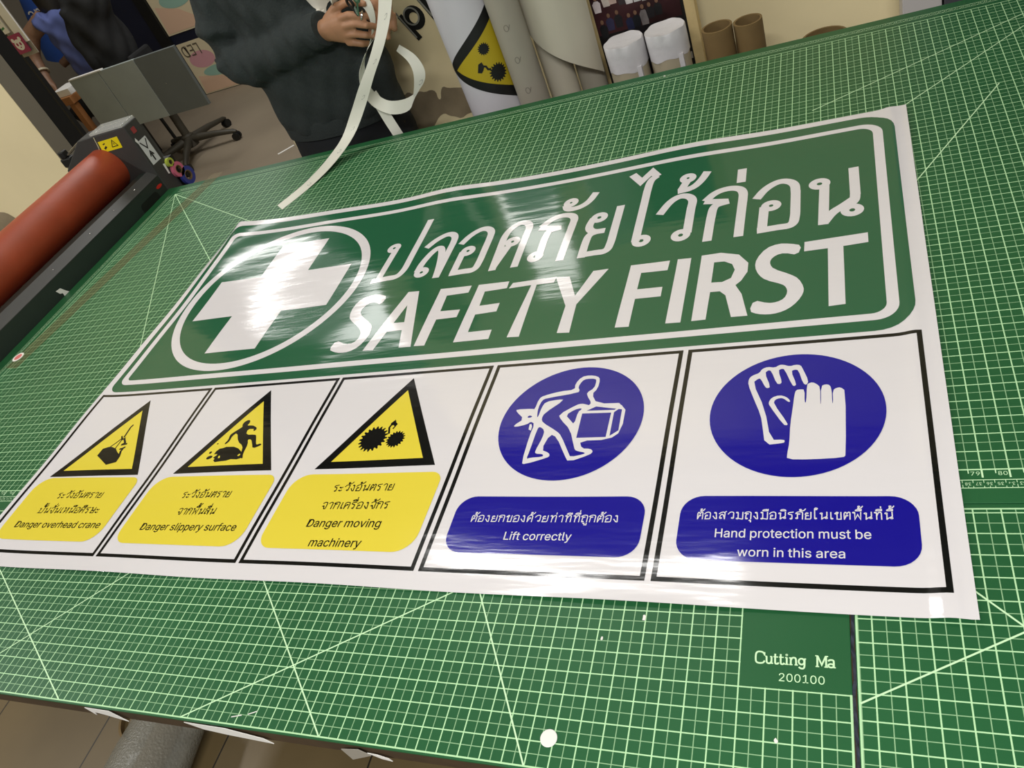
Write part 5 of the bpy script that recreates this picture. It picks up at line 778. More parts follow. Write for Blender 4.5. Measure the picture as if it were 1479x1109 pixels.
# printed vinyl roll with a gear warning sign wrapped round it
VRW = mat('vinyl_roll_white', (206, 204, 210), .45, var=.02)
RX, RY, RR = -38.4, 53.2, 3.15
vr = roll('vinyl_print_roll', 'tall white vinyl roll printed with a yellow gear warning triangle, behind the table', 'roll', RX, RY, RR, 14.5, VRW)
def wrap(name, fl, z, material, parent, off):
    bm = bmesh.new(); vv = [bm.verts.new((x, y, 0)) for x, y, q in fl.v]
    for f in fl.f:
        try: bm.faces.new([vv[i] for i in f])
        except ValueError: pass
    lo = min(v.co.x for v in bm.verts); hi = max(v.co.x for v in bm.verts); q = lo+.3
    while q < hi:
        bmesh.ops.bisect_plane(bm, geom=list(bm.verts)+list(bm.edges)+list(bm.faces), dist=1e-6, plane_co=(q, 0, 0), plane_no=(1, 0, 0)); q += .3
    bm.verts.index_update(); rr = RR+off
    mb = MB(); mb.add([(RX+rr*math.sin(v.co.x/RR), RY-rr*math.cos(v.co.x/RR), v.co.y) for v in bm.verts], [tuple(v.index for v in f.verts) for f in bm.faces]); bm.free()
    return mb.build(name, material, parent, smooth=True)
KP = mat('print_black', (20, 20, 20), .5); YP = mat('print_yellow', (186, 164, 34), .45)
wrap('printed_triangle', Flat().poly([[(-3.75, 3.7), (4.6, 9.6), (4.6, -1.4)]]), 0, KP, vr, .02)
wrap('printed_field', Flat().poly([[(-2.2, 3.72), (4.6, 8.2), (4.6, -.15)]]), 0, YP, vr, .035)
fl = Flat()
for cx, cy, r, n in ((1.75, 5.2, .62, 16), (2.35, 2.5, .95, 18)):
    fl.poly([[(cx+r*(1.0, 1.0, .8, .8)[q % 4]*math.cos(2*math.pi*q/(n*4)), cy+r*(1.0, 1.0, .8, .8)[q % 4]*math.sin(2*math.pi*q/(n*4))) for q in range(n*4)]])
fl.poly([[(.35, 3.2), (.7, 4.0), (1.1, 4.1), (1.2, 3.6), (1.0, 3.3), (.75, 3.05)]]); fl.stroke([(1.0, 3.7), (1.35, 3.55), (1.45, 3.2), (1.75, 3.1)], .2)
wrap('printed_gears', fl, 0, KP, vr, .05)
gl = roll('liner_roll', 'narrow grey roll of release liner between the gear sign roll and the pale curled sheet', 'roll', -33.8, 51.7, 1.58, 12.5, LINER)
for z in (6.6, 3.4, .2):
    fl = Flat().ring(-33.6, z, .22, .3, .07); fl.stroke([(-33.4, z-.2), (-33.2, z+.25)], .07)
    mb = MB(); mb.add([(x, 51.7-math.sqrt(max(0, 1.6**2-(x+33.8)**2)), z) for x, z, q in fl.v], fl.f); mb.build('liner_mark', MATS.get('grey_ink') or mat('grey_ink', (120, 114, 104), .6), gl)
lr = roll('sheet_roll', 'off-white paper roll standing between the grey liner roll and the group photo board', 'roll', -31.55, 55.15, 1.58, 13, SHEET)
lr2 = roll('sheet_roll', 'grey paper roll tucked behind the curled sheet beside the group photo board', 'roll', -28.6, 56.2, 1.4, 10, LINER)
# a loose sheet curling out over them, its lower edge slanting down
mb = MB(); n = 16; vs = []
for k, rr in enumerate((3.44, 3.4)):
    for i in range(n+1):
        t = math.radians(-176+161*i/n); x = -30.0+rr*math.cos(t); y = 55.25+rr*math.sin(t); zb = 6.8-8.3*(i/n)**.85
        vs += [(x, y, zb), (x+.2, y, zb+9), (x+.5, y+.4, 22)]
m3 = 3*(n+1)
for k in (0, 1):
    for i in range(n):
        for j in (0, 1):
            a = k*m3+3*i+j; q = (a, a+3, a+4, a+1); mb.f.append(q if k == 0 else q[::-1])
for i in range(n):
    a = 3*i; mb.f.append((a, m3+a, m3+a+3, a+3)); a += 2; mb.f.append((a, a+3, m3+a+3, m3+a))
mb.f += [(0, 1, m3+1, m3), (1, 2, m3+2, m3+1), (3*n, m3+3*n, m3+3*n+1, 3*n+1), (3*n+1, m3+3*n+1, m3+3*n+2, 3*n+2)]
mb.v = vs; prop(mb.build('curled_sheet', SHEET, None, (-29.6, 54.6, 2), True, angle=60), 'pale sheet curling forward with a slanting lower edge, left of the group photo board', 'paper sheet')
# the board with the group photograph
fb = thing('photo_board', 'tall board with pale wooden edges and a dark group photo, behind the white-capped rolls', 'framed photo', (-22.6, 58, FLOOR))
MB().box(-27.95, -27.2, 57.6, 59, FLOOR, 24).build('side_rail', WOODP, fb, bevel=.05)
MB().box(-18.15, -17.15, 57.4, 59, FLOOR, 24).build('side_rail', WOODP, fb, bevel=.05)
MB().box(-27.2, -18.15, 57.7, 58.6, FLOOR, 24).build('backing_board', BLACK, fb)
MB().box(-27.15, -18.5, 57.64, 57.69, -8, 22).build('photo_print', mat('dark_maroon_print', (58, 30, 34), .35, var=.6, scale=9), fb)
MB().box(-27.15, -18.5, 57.625, 57.64, -7.9, .9).build('photo_floor', mat('dark_print', (24, 22, 26), .35, var=.4, scale=16), fb)
random.seed(11)
FIG = [(-26.6,3.2,1.5,(208,196,196)), (-25.6,3.6,1.5,(200,188,178)), (-24.9,3.7,1.4,(196,170,160)), (-24.0,3.4,1.3,(60,50,54)), (-23.3,3.3,1.5,(214,208,208)), (-22.5,3.3,1.4,(196,196,196)), (-21.7,3.2,1.4,(186,180,178)), (-20.9,3.2,1.4,(168,92,44)), (-20.2,3.0,1.3,(128,112,104)), (-19.3,2.9,1.4,(44,58,120)),
       (-26.5,.6,1.7,(30,30,34)), (-25.7,1.2,1.6,(54,52,80)), (-24.8,1.3,1.6,(36,34,38)), (-23.7,.8,1.5,(36,40,70)), (-23.0,.9,1.5,(30,32,38)), (-22.2,.9,1.9,(122,116,116)), (-21.5,1.4,1.4,(32,30,34)), (-20.7,1.5,1.5,(28,28,30))]
for k, (x, z, h, c) in enumerate(FIG):
    fl = Flat(); fl.poly([[(x-.34, z), (x+.34, z), (x+.42, z+h*.6), (x+.2, z+h*.78), (x-.2, z+h*.78), (x-.42, z+h*.6)]])
    mb = MB(); mb.add([(a, 57.615-.0005*k, b) for a, b, q in fl.v], fl.f); pf = mb.build('printed_figure', mat('figure_print_%d' % k, c, .4, var=.25, scale=40), fb)
    fl = Flat(); fl.poly([circ(x, z+h*.95, .17, .23, 14)]); mb = MB(); mb.add([(a, 57.60-.0005*k, b) for a, b, q in fl.v], fl.f); mb.build('printed_face', MATS['skin_tanned'], pf)
MB().box(-18.75, -18.3, 57.6, 57.63, -3.6, -2.9).build('small_label', GREYP, fb)
# two rolls with white paper caps
CAPW = mat('white_wrapping_paper', (206, 204, 206), .65, bump=.25, bscale=26, var=.03)
KRAFT = mat('beige_roll', (172, 162, 138), .6, var=.04)
for lab, x, r, top, hh in [('left one of two beige rolls with white paper caps in front of the photo board', -23.5, 1.93, 2.0, 2.6), ('right one of two beige rolls with white paper caps in front of the photo board', -19.42, 1.92, 2.15, 2.5)]:
    t = thing('capped_roll', lab, 'roll', (x, 52.2, FLOOR), 'rolls with white paper caps')
    MB().lathe((x, 52.2, 0), [(0, FLOOR), (r-.05, FLOOR), (r-.05, top-.4), (0, top-.4)], 48).build('roll_body', KRAFT, t, smooth=True)
    mb = MB(); n = 64; rows = [(1.0, top-hh), (1.005, top-hh*.5), (1.01, top-.18), (.985, top-.02), (.93, top-.06), (.5, top-.12), (0, top-.12)]
    random.seed(int(x*10)); k = len(mb.v)
    for q, (s, z) in enumerate(rows):
        for j in range(n):
            a = 2*math.pi*j/n; wob = .02*math.sin(5*a+q)+.012*math.sin(11*a+2*q) if q < 4 else 0
            zz = z+(.10*math.sin(3*a+x)+.06*math.sin(7*a) if q == 0 else .03*math.sin(6*a) if q in (2, 3) else 0)
            mb.v.append((x+r*(s+wob)*math.cos(a), 52.2+r*(s+wob)*math.sin(a), zz))
    for q in range(len(rows)-1):
        for j in range(n): mb.f.append((q*n+j, q*n+(j+1) % n, (q+1)*n+(j+1) % n, (q+1)*n+j))
    mb.build('paper_cap', CAPW, t, smooth=True, angle=60, label='crumpled white paper cap')
    MB().box(x+r*.55, x+r*.78, 52.2-r*.86, 52.2-r*.6, FLOOR+10, top-hh+.3).build('white_seam_tape', CAPW, t)
for lab, x, y, r, top, g in [('left one of two open brown cardboard tubes against the yellow wall', -14.75, 52.2, 1.4, 1.0, 1), ('right one of two open brown cardboard tubes against the yellow wall', -12.0, 52.3, 1.3, .85, 1), ('wide cardboard tube whose rim just shows above the back edge of the mat', -5.7, 52.4, 2.0, -2.35, 0)]:
    t = roll('cardboard_tube', lab, 'cardboard tube', x, y, r, top, CARD, r-.2, 'open cardboard tubes behind the table')
prop(MB().box(1.0, 4.25, 57.6, 61.9, FLOOR, 26).build('white_panel', mat('white_board', (196, 192, 190), .6), None, (2.6, 60, FLOOR), bevel=.08), 'white upright panel at the wall corner, top right', 'panel')
prop(MB().box(4.4, 14, 57.2, 61.9, FLOOR, 26).build('dark_cabinet', mat('dark_grey_cabinet', (70, 70, 76), .5), None, (9, 60, FLOOR), bevel=.1), 'dark grey upright cabinet right of the white panel, top right', 'cabinet')
# lettering painted on the wall
GK = mat('black_wall_paint', (18, 18, 16), .6); GW = mat('grey_wall_paint', (150, 150, 140), .6)
gp = thing('wall_lettering', 'black graffiti lettering with grey outlines on the yellow wall behind the person', 'graffiti', (-49, 61.9, 6))
def wallart(name, fl, y, m_, parent):
    mb = MB(); mb.add([(x, y-q, z) for x, z, q in fl.v], fl.f); return mb.build(name, m_, parent)
def letter(sh, ou):
    f1, f2 = Flat(), Flat()
    for f, L in ((f1, sh), (f2, ou)):
        for q in L:
            if q[0] == 'o': f.ring(*q[1:])
            elif q[0] == 'p': f.poly([q[1]])
            else: f.stroke(q[1], q[2])
    o = wallart('painted_letter', f1, 61.96, GK, gp)
    if ou: wallart('letter_outline', f2, 61.93, GW, o)
letter([('o', -48.45, 6.75, .95, 1.0, .75), ('s', [(-50.1, 7.4), (-49.3, 5.6), (-48.75, 4.35)], .7)], [('o', -48.7, 7.0, .9, .95, .2), ('s', [(-50.4, 7.8), (-49.1, 4.6)], .2)])
letter([('s', [(-47.3, 9.6), (-46.6, 8.0), (-45.85, 6.1)], .9), ('s', [(-46.5, 7.6), (-45.6, 8.2), (-44.6, 8.4)], .6)], [('s', [(-47.6, 9.6), (-46.2, 6.4)], .22)])
letter([('s', [(-51.9, 7.9), (-51.1, 6.3)], .55)], [('s', [(-52.0, 7.9), (-51.2, 6.3)], .16)])
letter([('p', [(-55.5,6.2),(-54.2,5.3),(-54.6,3.9),(-55.4,4.9)])], [])
letter([('p', [(-57.9,6.7),(-55.6,6.9),(-55.8,6.2),(-57.4,5.8)])], [('s', [(-57.4, 6.4), (-55.7, 6.6)], .15)])

# ================================================================= the person holding the paper strip
pe = thing('person', 'person in a dark green-grey sweatshirt and black trousers holding a white paper strip', 'person', (-58.8, 56, FLOOR))
PX, PY = -58.8, 56.0
bd = MB()
def limb(mb, pts, n=16): return mb.loft([(p, r, r) for p, r in pts], n)
# trunk, neck, head
bd.loft([((PX, PY, -4), 5.6, 4.0), ((PX, PY, 4), 5.2, 3.7), ((PX, PY, 12), 5.6, 3.9), ((PX, PY+.2, 18), 6.2, 4.0), ((PX, PY+.3, 22), 5.6, 3.2), ((PX, PY+.2, 24.2), 2.6, 2.5), ((PX, PY-.2, 27.5), 2.2, 2.3)], 24, ref=(0, 1, 0))
bd.sphere((PX, PY-.7, 30.6), 3.0, 3.7, 4.5, 24, 16).sphere((PX, PY-2.2, 28.2), 2.1, 2.2, 2.3)
bd.loft([((PX, PY-4.1, 31.3), .3, .3), ((PX, PY-4.7, 30.2), .5, .5), ((PX, PY-4.3, 29.6), .6, .4)], 10)
for s in (-1, 1): bd.sphere((PX+s*3.0, PY-.3, 30.5), .35, .7, 1.1, 10, 8)
for s in (-1, 1):
    limb(bd, [((PX+s*3.2, PY, -3), 3.2), ((PX+s*3.3, PY-.1, -14), 2.5), ((PX+s*3.3, PY, -20), 2.1), ((PX+s*3.3, PY+.3, -29), 1.4), ((PX+s*3.3, PY-.5, -30.3), 1.5)])
# right arm (picture left) and its hand, closed on the strip and the scissors
limb(bd, [((PX-6.0, PY, 21), 2.2), ((-66.4, PY-.4, 17), 2.0), ((-67.0, 54.2, 11.6), 1.7), ((-66.2, 53.6, 10.0), 1.6), ((-60.5, 52.6, 10.3), 1.5), ((-54.5, 51.3, 11.0), 1.05), ((-52.8, 51.0, 11.2), .95)])
bd.loft([((-53.6, 51.1, 11.1), .85, 1.0), ((-52.2, 50.8, 11.1), .8, 1.25), ((-50.9, 50.4, 11.0), .75, 1.5), ((-49.7, 50.1, 10.9), .55, 1.45)], 16)
for pts in ([(-50.0,50.1,12.0),(-48.8,49.8,12.1),(-47.5,49.6,11.75),(-47.0,50.5,11.2),(-47.6,51.2,11.0)], [(-49.9,49.9,11.2),(-48.4,49.6,11.2),(-47.2,49.4,10.8),(-46.9,50.4,10.2),(-47.6,51.1,10.1)],
            [(-50.1,50.0,10.35),(-48.9,49.7,10.25),(-47.9,49.7,9.85),(-47.7,50.7,9.3),(-48.3,51.2,9.3)], [(-50.6,50.2,9.6),(-49.8,50.1,9.4),(-49.1,50.3,9.0),(-48.9,51.1,8.6),(-49.4,51.5,8.7)]):
    bd.loft([(p, r, r) for p, r in zip(pts, (.42, .40, .37, .34, .26))], 12)
bd.loft([(p, r, r) for p, r in zip([(-52.0,50.9,12.0),(-50.4,50.7,12.9),(-48.8,50.5,13.1),(-47.4,50.2,12.8),(-46.6,50.0,12.5)], (.55, .48, .42, .38, .28))], 12)
# left arm, its hand behind the strip
limb(bd, [((PX+6.0, PY, 21), 2.2), ((-49.6, PY, 18), 2.0), ((-46.2, 54.8, 14.6), 1.6), ((-45.8, 53.4, 13.2), 1.1), ((-45.9, 52.7, 12.5), .9)])
bd.loft([((-45.9, 52.8, 12.8), .8, .9), ((-45.9, 52.0, 11.7), 1.1, .75), ((-46.1, 51.5, 10.6), 1.2, .55)], 16)
for k, pts in enumerate([[(-46.9,51.5,11.0),(-47.6,51.0,10.3),(-47.7,50.4,9.6),(-47.3,50.2,9.2)], [(-46.4,51.4,10.6),(-46.9,51.0,9.7),(-47.1,50.6,9.0),(-46.8,50.4,8.6)], [(-45.8,51.4,10.5),(-46.1,51.1,9.6),(-46.3,50.8,8.9),(-46.1,50.6,8.5)], [(-45.2,51.6,10.6),(-45.3,51.4,9.9),(-45.4,51.1,9.3),(-45.3,51.0,9.0)]]):
    bd.loft([(p, r, r) for p, r in zip(pts, (.42, .38, .34, .26))], 12)
bd.loft([(p, r, r) for p, r in zip([(-46.6,52.0,12.0),(-47.3,51.2,11.6),(-47.2,50.6,11.3)], (.5, .42, .3))], 12)
body = remesh(bd.build('body', SKIN, pe), .15, 4)
# hair, eyes, mouth
hr = MB().sphere((PX, PY, 31.6), 3.4, 3.9, 4.2, 24, 14); hr.v = [v for v in hr.v]
hr = hr.build('hair', HAIR, pe, smooth=True)
for v in hr.data.vertices:
    w = v.co + hr.parent.location
    y = w.y/I; z = (w.z-TZ)/I
    if y < PY-2.2 and z < 32.6: v.co.y += (PY-2.2-y)*I
for s in (-1, 1): MB().sphere((PX+s*1.25, PY-3.95, 31.1), .42, .3, .26, 12, 8).build('eye', BLACK, pe, smooth=True)
MB().sphere((PX, PY-4.15, 28.4), .9, .25, .2, 12, 8).build('mouth', mat('lips', (150, 88, 78), .5), pe, smooth=True)
MB().lathe((-47.35, 49.65, 11.72), [(.42, -.08), (.5, -.08), (.5, .08), (.42, .08), (.42, -.08)], 24, (.75, .25, -.5)).build('finger_ring', STEEL, pe, smooth=True, label='silver ring on the index finger')
# sweatshirt
sw = MB()
sw.loft([((PX-.2, PY, .3), 8.1, 4.5), ((PX-.2, PY, 2.0), 8.35, 4.75), ((PX, PY, 6), 8.35, 4.7), ((PX+.2, PY, 12), 8.25, 4.6), ((PX, PY+.1, 18), 8.2, 4.6), ((PX, PY+.2, 22), 7.2, 3.7), ((PX, PY+.2, 24), 4.2, 3.1), ((PX, PY, 25), 3.0, 2.9)], 40, ref=(0, 1, 0))
sw.loft([((PX-5.5, PY, 21), 3.1, 3.4), ((-66.2, PY-.2, 17.5), 3.0, 3.1), ((-67.4, 54.4, 13.2), 2.9, 3.0), ((-67.3, 53.9, 10.6), 2.7, 2.6), ((-65.6, 53.5, 9.5), 2.6, 2.5), ((-62.8, 52.9, 9.7), 2.45, 2.45), ((-61.4, 52.7, 10.0), 2.2, 2.25), ((-59.8, 52.4, 10.2), 2.35, 2.3), ((-57.6, 51.9, 10.6), 2.0, 2.05), ((-56.4, 51.7, 10.8), 2.1, 2.15), ((-55.2, 51.5, 11.0), 1.75, 1.85), ((-53.1, 51.1, 11.3), 1.55, 1.7)], 28)
sw.loft([((PX+5.5, PY, 21), 3.1, 3.4), ((-49.2, PY, 18.5), 2.9, 3.0), ((-46.4, 55.0, 15.6), 2.4, 2.4), ((-45.8, 53.8, 14.0), 1.6, 1.6)], 24)
sweat = remesh(sw.build('sweatshirt', SWEAT, pe), .32, 5)
for v in sweat.data.vertices:      # soft folds round the arm and belly
    w = v.co + pe.location; x, y, z = w.x/I, w.y/I, (w.z-TZ)/I
    k = .11*math.sin(z*1.3+x*.7)+.08*math.sin(x*2.1-z*1.1+y)+(.10*math.sin(x*3.1+z*1.2) if y < 54.5 and z > 7 else 0) if z < 18 else 0
    v.co += v.normal*k*I
# the hem band and cuff
MB().loft([((PX-.2, PY, -.1), 8.0, 4.5), ((PX-.2, PY, -.2), 8.2, 4.6), ((PX-.2, PY, 1.5), 8.2, 4.65), ((PX-.2, PY, 2.3), 8.0, 4.4)], 48, ref=(0, 1, 0)).build('hem_band', SWEAT, pe, smooth=True, angle=80)
MB().loft([((-54.9, 51.45, 11.05), 1.6, 1.75), ((-54.7, 51.42, 11.08), 1.72, 1.88), ((-53.0, 51.1, 11.3), 1.62, 1.75), ((-52.85, 51.05, 11.32), 1.4, 1.55)], 32).build('cuff', SWEAT, pe, smooth=True)
# white printed patch on the chest
from mathutils.bvhtree import BVHTree
bv = BVHTree.FromPolygons([v.co + pe.location for v in sweat.data.vertices], [tuple(p.vertices) for p in sweat.data.polygons])
patch = [(-54.6,17.5),(-54.5,15.2),(-54.2,14.1),(-53.9,13.3),(-53.45,12.9),(-53.4,12.1),(-52.9,11.9),(-52.7,12.9),(-51.9,13.2),(-51.3,12.9),(-50.5,13.1),(-49.9,13.7),(-49.6,15),(-49.9,17.5)]
bm = bmesh.new(); V, F = fill([chaikin(patch, 1, True)]); vv = [bm.verts.new((x, 0, z)) for x, z in V]
for f in F: bm.faces.new([vv[i] for i in f])
for ax, a, b in ((0, -55, -49), (2, 11.5, 18)):
    q = a
    while q < b:
        no = [0, 0, 0]; no[ax] = 1; co = [0, 0, 0]; co[ax] = q
        bmesh.ops.bisect_plane(bm, geom=list(bm.verts)+list(bm.edges)+list(bm.faces), dist=1e-6, plane_co=co, plane_no=no); q += .35
mb = MB(); bm.verts.index_update(); vs = []
for v in bm.verts:
    h = bv.ray_cast(W((v.co.x, 40, v.co.z)), Vector((0, 1, 0)))[0]
    vs.append((v.co.x, (h.y/I if h else 50)-.07, v.co.z))
mb.add(vs, [tuple(v.index for v in f.verts) for f in bm.faces]); bm.free()
mb.build('chest_print', mat('white_chest_print', (214, 210, 196), .7), pe, smooth=True)
# trousers and shoes
tr = MB().loft([((PX-.2, PY, -7), 7.3, 4.5), ((PX-.2, PY, -3), 8.2, 4.6), ((PX-.2, PY, 1.2), 7.8, 4.2), ((PX-.2, PY, 3), 7.0, 3.9)], 36, ref=(0, 1, 0))
for s in (-1, 1): tr.loft([((PX+s*3.6, PY, -4), 4.0, 4.4), ((PX+s*3.7, PY-.1, -14), 3.4, 3.6), ((PX+s*3.6, PY, -20), 2.9, 3.0), ((PX+s*3.5, PY+.2, -29.8), 2.5, 2.6)], 24, ref=(0, 1, 0))
remesh(tr.build('trousers', PANTS, pe), .35, 5)
for s in (-1, 1): MB().loft([((PX+s*3.5, PY+2.4, FLOOR+1.3), 1.3, 1.25), ((PX+s*3.5, PY, FLOOR+1.5), 1.7, 1.45), ((PX+s*3.6, PY-4, FLOOR+1.1), 1.9, 1.05), ((PX+s*3.6, PY-6.4, FLOOR+.8), 1.2, .7)], 18).build('shoe', BLACK, pe, smooth=True)

# ================================================================= paper strips and scissors in the hands
STRIP = mat('white_adhesive_strip', (222, 222, 208), .45, var=.02)
MARK = mat('grey_strip_marks', (176, 178, 168), .6)
def ribbon(name, label, ctr, wid, parent=None, th=.025, marks=(), cat='paper strip'):
    """ctr: centre points; wid: half-width vectors at the same points"""
    def res(L, k=5):
        out = []; n = len(L)
        for i in range(n-1):
            p0, p1, p2, p3 = Vector(L[max(i-1, 0)]), Vector(L[i]), Vector(L[i+1]), Vector(L[min(i+2, n-1)])
            for j in range(k):
                t = j/k; out.append(.5*((2*p1)+(p2-p0)*t+(2*p0-5*p1+4*p2-p3)*t*t+(3*p1-p0-3*p2+p3)*t**3))
        out.append(Vector(L[-1])); return out
    Cc, Ww = res(ctr), res(wid); n = len(Cc); mb = MB(); Ns = []
    for i in range(n):
        d = Cc[min(i+1, n-1)]-Cc[max(i-1, 0)]; nn = d.cross(Ww[i]); nn.normalize(); Ns.append(nn)
        mb.v += [tuple(Cc[i]-Ww[i]+nn*th/2), tuple(Cc[i]+Ww[i]+nn*th/2), tuple(Cc[i]+Ww[i]-nn*th/2), tuple(Cc[i]-Ww[i]-nn*th/2)]
    for i in range(n-1):
        for j in range(4): mb.f.append((4*i+j, 4*i+(j+1) % 4, 4*i+4+(j+1) % 4, 4*i+4+j))
    mb.f += [(0, 1, 2, 3), (4*n-4, 4*n-1, 4*n-2, 4*n-3)]
    mid = Cc[n//2]
    o = prop(mb.build(name, STRIP, None, tuple(mid), True, angle=50), label, cat)
    for q in marks:
        i = int(q*(n-1)); d = (Cc[min(i+1, n-1)]-Cc[max(i-1, 0)]).normalized(); w = Ww[i].normalized()
        for sg in (-1, 1):
            m2 = MB(); fl = Flat(); fl.stroke([(-.22, -.1), (-.05, -.24), (.2, -.12), (.2, .14), (0, .24), (-.18, .16)], .08)
            m2.add([tuple(Cc[i]+w*(x+Ww[i].length*.25)+d*y+Ns[i]*sg*(th/2+.012)) for x, y, z in fl.v], fl.f)
            m2.build('printed_mark', MARK, o)
    return o
ribbon('paper_strip', 'long white paper strip hanging from the hands and trailing onto the back of the mat', [(-58.1,36.4,.03),(-56.6,39.6,.05),(-55.3,42.3,.35),(-53.9,44.2,1.05),(-52.3,45.3,2.2),(-50.2,45.8,4.3),(-47.9,45.9,6.7),(-45.4,46.2,9.2),(-43.6,46.8,11.6),(-42.3,47.6,14.5),(-41.6,48.6,18)],
       [(.62,-.55,0),(.68,-.55,0),(.85,-.45,.02),(1.0,-.3,.1),(1.08,-.15,.2),(1.12,-.05,.25),(1.12,0,.35),(1.1,0,.42),(1.05,.05,.5),(.98,.1,.5),(.95,.1,.5)], marks=(.12,.3,.42,.55,.67,.8))
ribbon('paper_strip', 'curled white paper strip looping below the hands against the black trousers', [(-47.4,49.3,9.2),(-48.5,48.9,8.3),(-49.5,48.6,7.0),(-49.9,48.4,5.1),(-49.3,48.3,3.6),(-48.1,48.6,2.5),(-46.6,49.6,2.1),(-45.5,50.6,2.9),(-44.8,51.1,4.4),(-45.1,51.4,5.9),(-46.1,51.4,7.3)],
       [(.5,.1,.3),(.35,.3,.35),(.25,.5,.25),(.2,.6,.1),(.25,.55,.3),(.1,.3,.6),(.1,.25,.55),(.5,.4,.2),(.55,.3,-.05),(.4,.3,.1),(.2,.2,.2)], marks=(.75,))
ribbon('paper_strip', 'short white paper strip hanging down behind the curled loop to the table edge', [(-50.0,49.25,4.2),(-49.7,49.1,3.0),(-49.3,48.8,1.3),(-48.8,48.45,-.4),(-48.6,48.4,-1.6)], [(.42,.3,.15)]*5, marks=(.3,))
ribbon('paper_strip', 'crumpled white strip end pinched between the thumb and fingers', [(-47.9,50.9,14.6),(-47.2,50.5,13.3),(-46.6,50.3,12.0),(-46.9,50.2,10.4),(-48.0,50.2,9.0)], [(.5,.2,.3),(.55,.1,.25),(.35,.2,.2),(.3,.2,.3),(.3,.2,.3)])
ss = thing('scissors', 'small scissors with black and green handles held in the right hand', 'scissors', (-47.5, 49.3, 12))
MB().lathe((-47.75, 49.25, 13.2), [(.36, -.1), (.56, -.1), (.56, .1), (.36, .1), (.36, -.1)], 28, (.5, .8, .1)).loft([((-47.72, 49.28, 12.7), .14, .1), ((-47.5, 49.2, 11.9), .1, .08)], 10).build('handle', BLACK, ss, smooth=True)
MB().lathe((-46.95, 49.3, 13.5), [(.36, -.1), (.56, -.1), (.56, .1), (.36, .1), (.36, -.1)], 28, (.5, .8, .1)).loft([((-47.05, 49.28, 12.95), .14, .1), ((-47.4, 49.15, 11.9), .1, .08)], 10).build('handle', mat('green_plastic', (70, 110, 84), .4), ss, smooth=True)
MB().hexa([(-47.55, 49.12, 12.0), (-47.3, 49.12, 12.0), (-47.3, 49.2, 12.0), (-47.55, 49.2, 12.0)], [(-47.5, 49.12, 13.4), (-47.3, 49.12, 13.6), (-47.3, 49.2, 13.6), (-47.5, 49.2, 13.4)]).build('blade', STEEL, ss)

# ================================================================= the next room, seen through the doorway
dk = thing('office_desk', 'narrow grey steel desk with a three-panel front in the next room', 'desk', (-160, 131, FLOOR))
MB().box(-176, -148.5, 128.9, 132.6, -7.0, -6.0).build('desk_top', DESKG, dk, bevel=.1)
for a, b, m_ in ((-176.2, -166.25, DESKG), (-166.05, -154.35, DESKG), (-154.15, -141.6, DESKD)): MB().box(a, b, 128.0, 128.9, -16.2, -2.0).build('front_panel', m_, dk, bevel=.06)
MB().box(-176.2, -165.0, 127.9, 129.0, -2.0, -1.75).build('edge_strip', PAPER, dk, label='white strip along the top of the left panel')
for u in (-175.4, -167): MB().box(u-.6, u+.6, 129.2, 130.4, FLOOR, -7.0).build('leg', DESKD, dk)
MB().sphere((-149.5, 127.95, -9), .14, .06, .14, 10, 6).build('lock', STEEL, dk, smooth=True)
wt = thing('wooden_table', 'low brown wooden table left of the grey desk with papers on it', 'table', (-190, 132, FLOOR))
WOODB = mat('brown_wood', (150, 100, 56), .6, var=.15, scale=10)
MB().box(-204, -178.3, 127, 136.4, -6.9, -5.0).build('table_top', WOODB, wt, bevel=.1)
for u, v in ((-203, 128), (-179.5, 128), (-203, 135.4), (-179.5, 135.4)): MB().box(u-.8, u+.8, v-.8, v+.8, FLOOR, -6.95).build('leg', WOODB, wt)
for k, (lab, pts, z) in enumerate([('white papers lying at the right end of the low wooden table', [(-184.5, 128.3), (-178.4, 128.2), (-178.5, 134), (-184.2, 134)], -4.95), ('second bundle of papers, left on the low wooden table', [(-193.5, 127.5), (-191.4, 127.4), (-191.2, 131.5), (-193.4, 131.6)], -4.95)]):
    c = (pts[0][0], pts[0][1], z); prop(MB().prism([(x, y, z) for x, y in pts], (0, 0, 1.5)).build('paper_stack', PAPER, None, c), lab, 'papers')
pb = MB().sphere((-197.6, 131.6, -2.0), 3.2, 2.9, 2.9, 20, 12)
pb.v = [(x+.3*math.sin(z*2), y, max(z, -4.98)+.2*math.sin(x*3) if z > -4.5 else -4.98) for x, y, z in pb.v]
prop(pb.build('plastic_bag', mat('white_plastic_bag', (206, 204, 196), .5), None, (-197.6, 131.6, -5), True), 'crumpled white plastic bag on the low wooden table', 'bag')
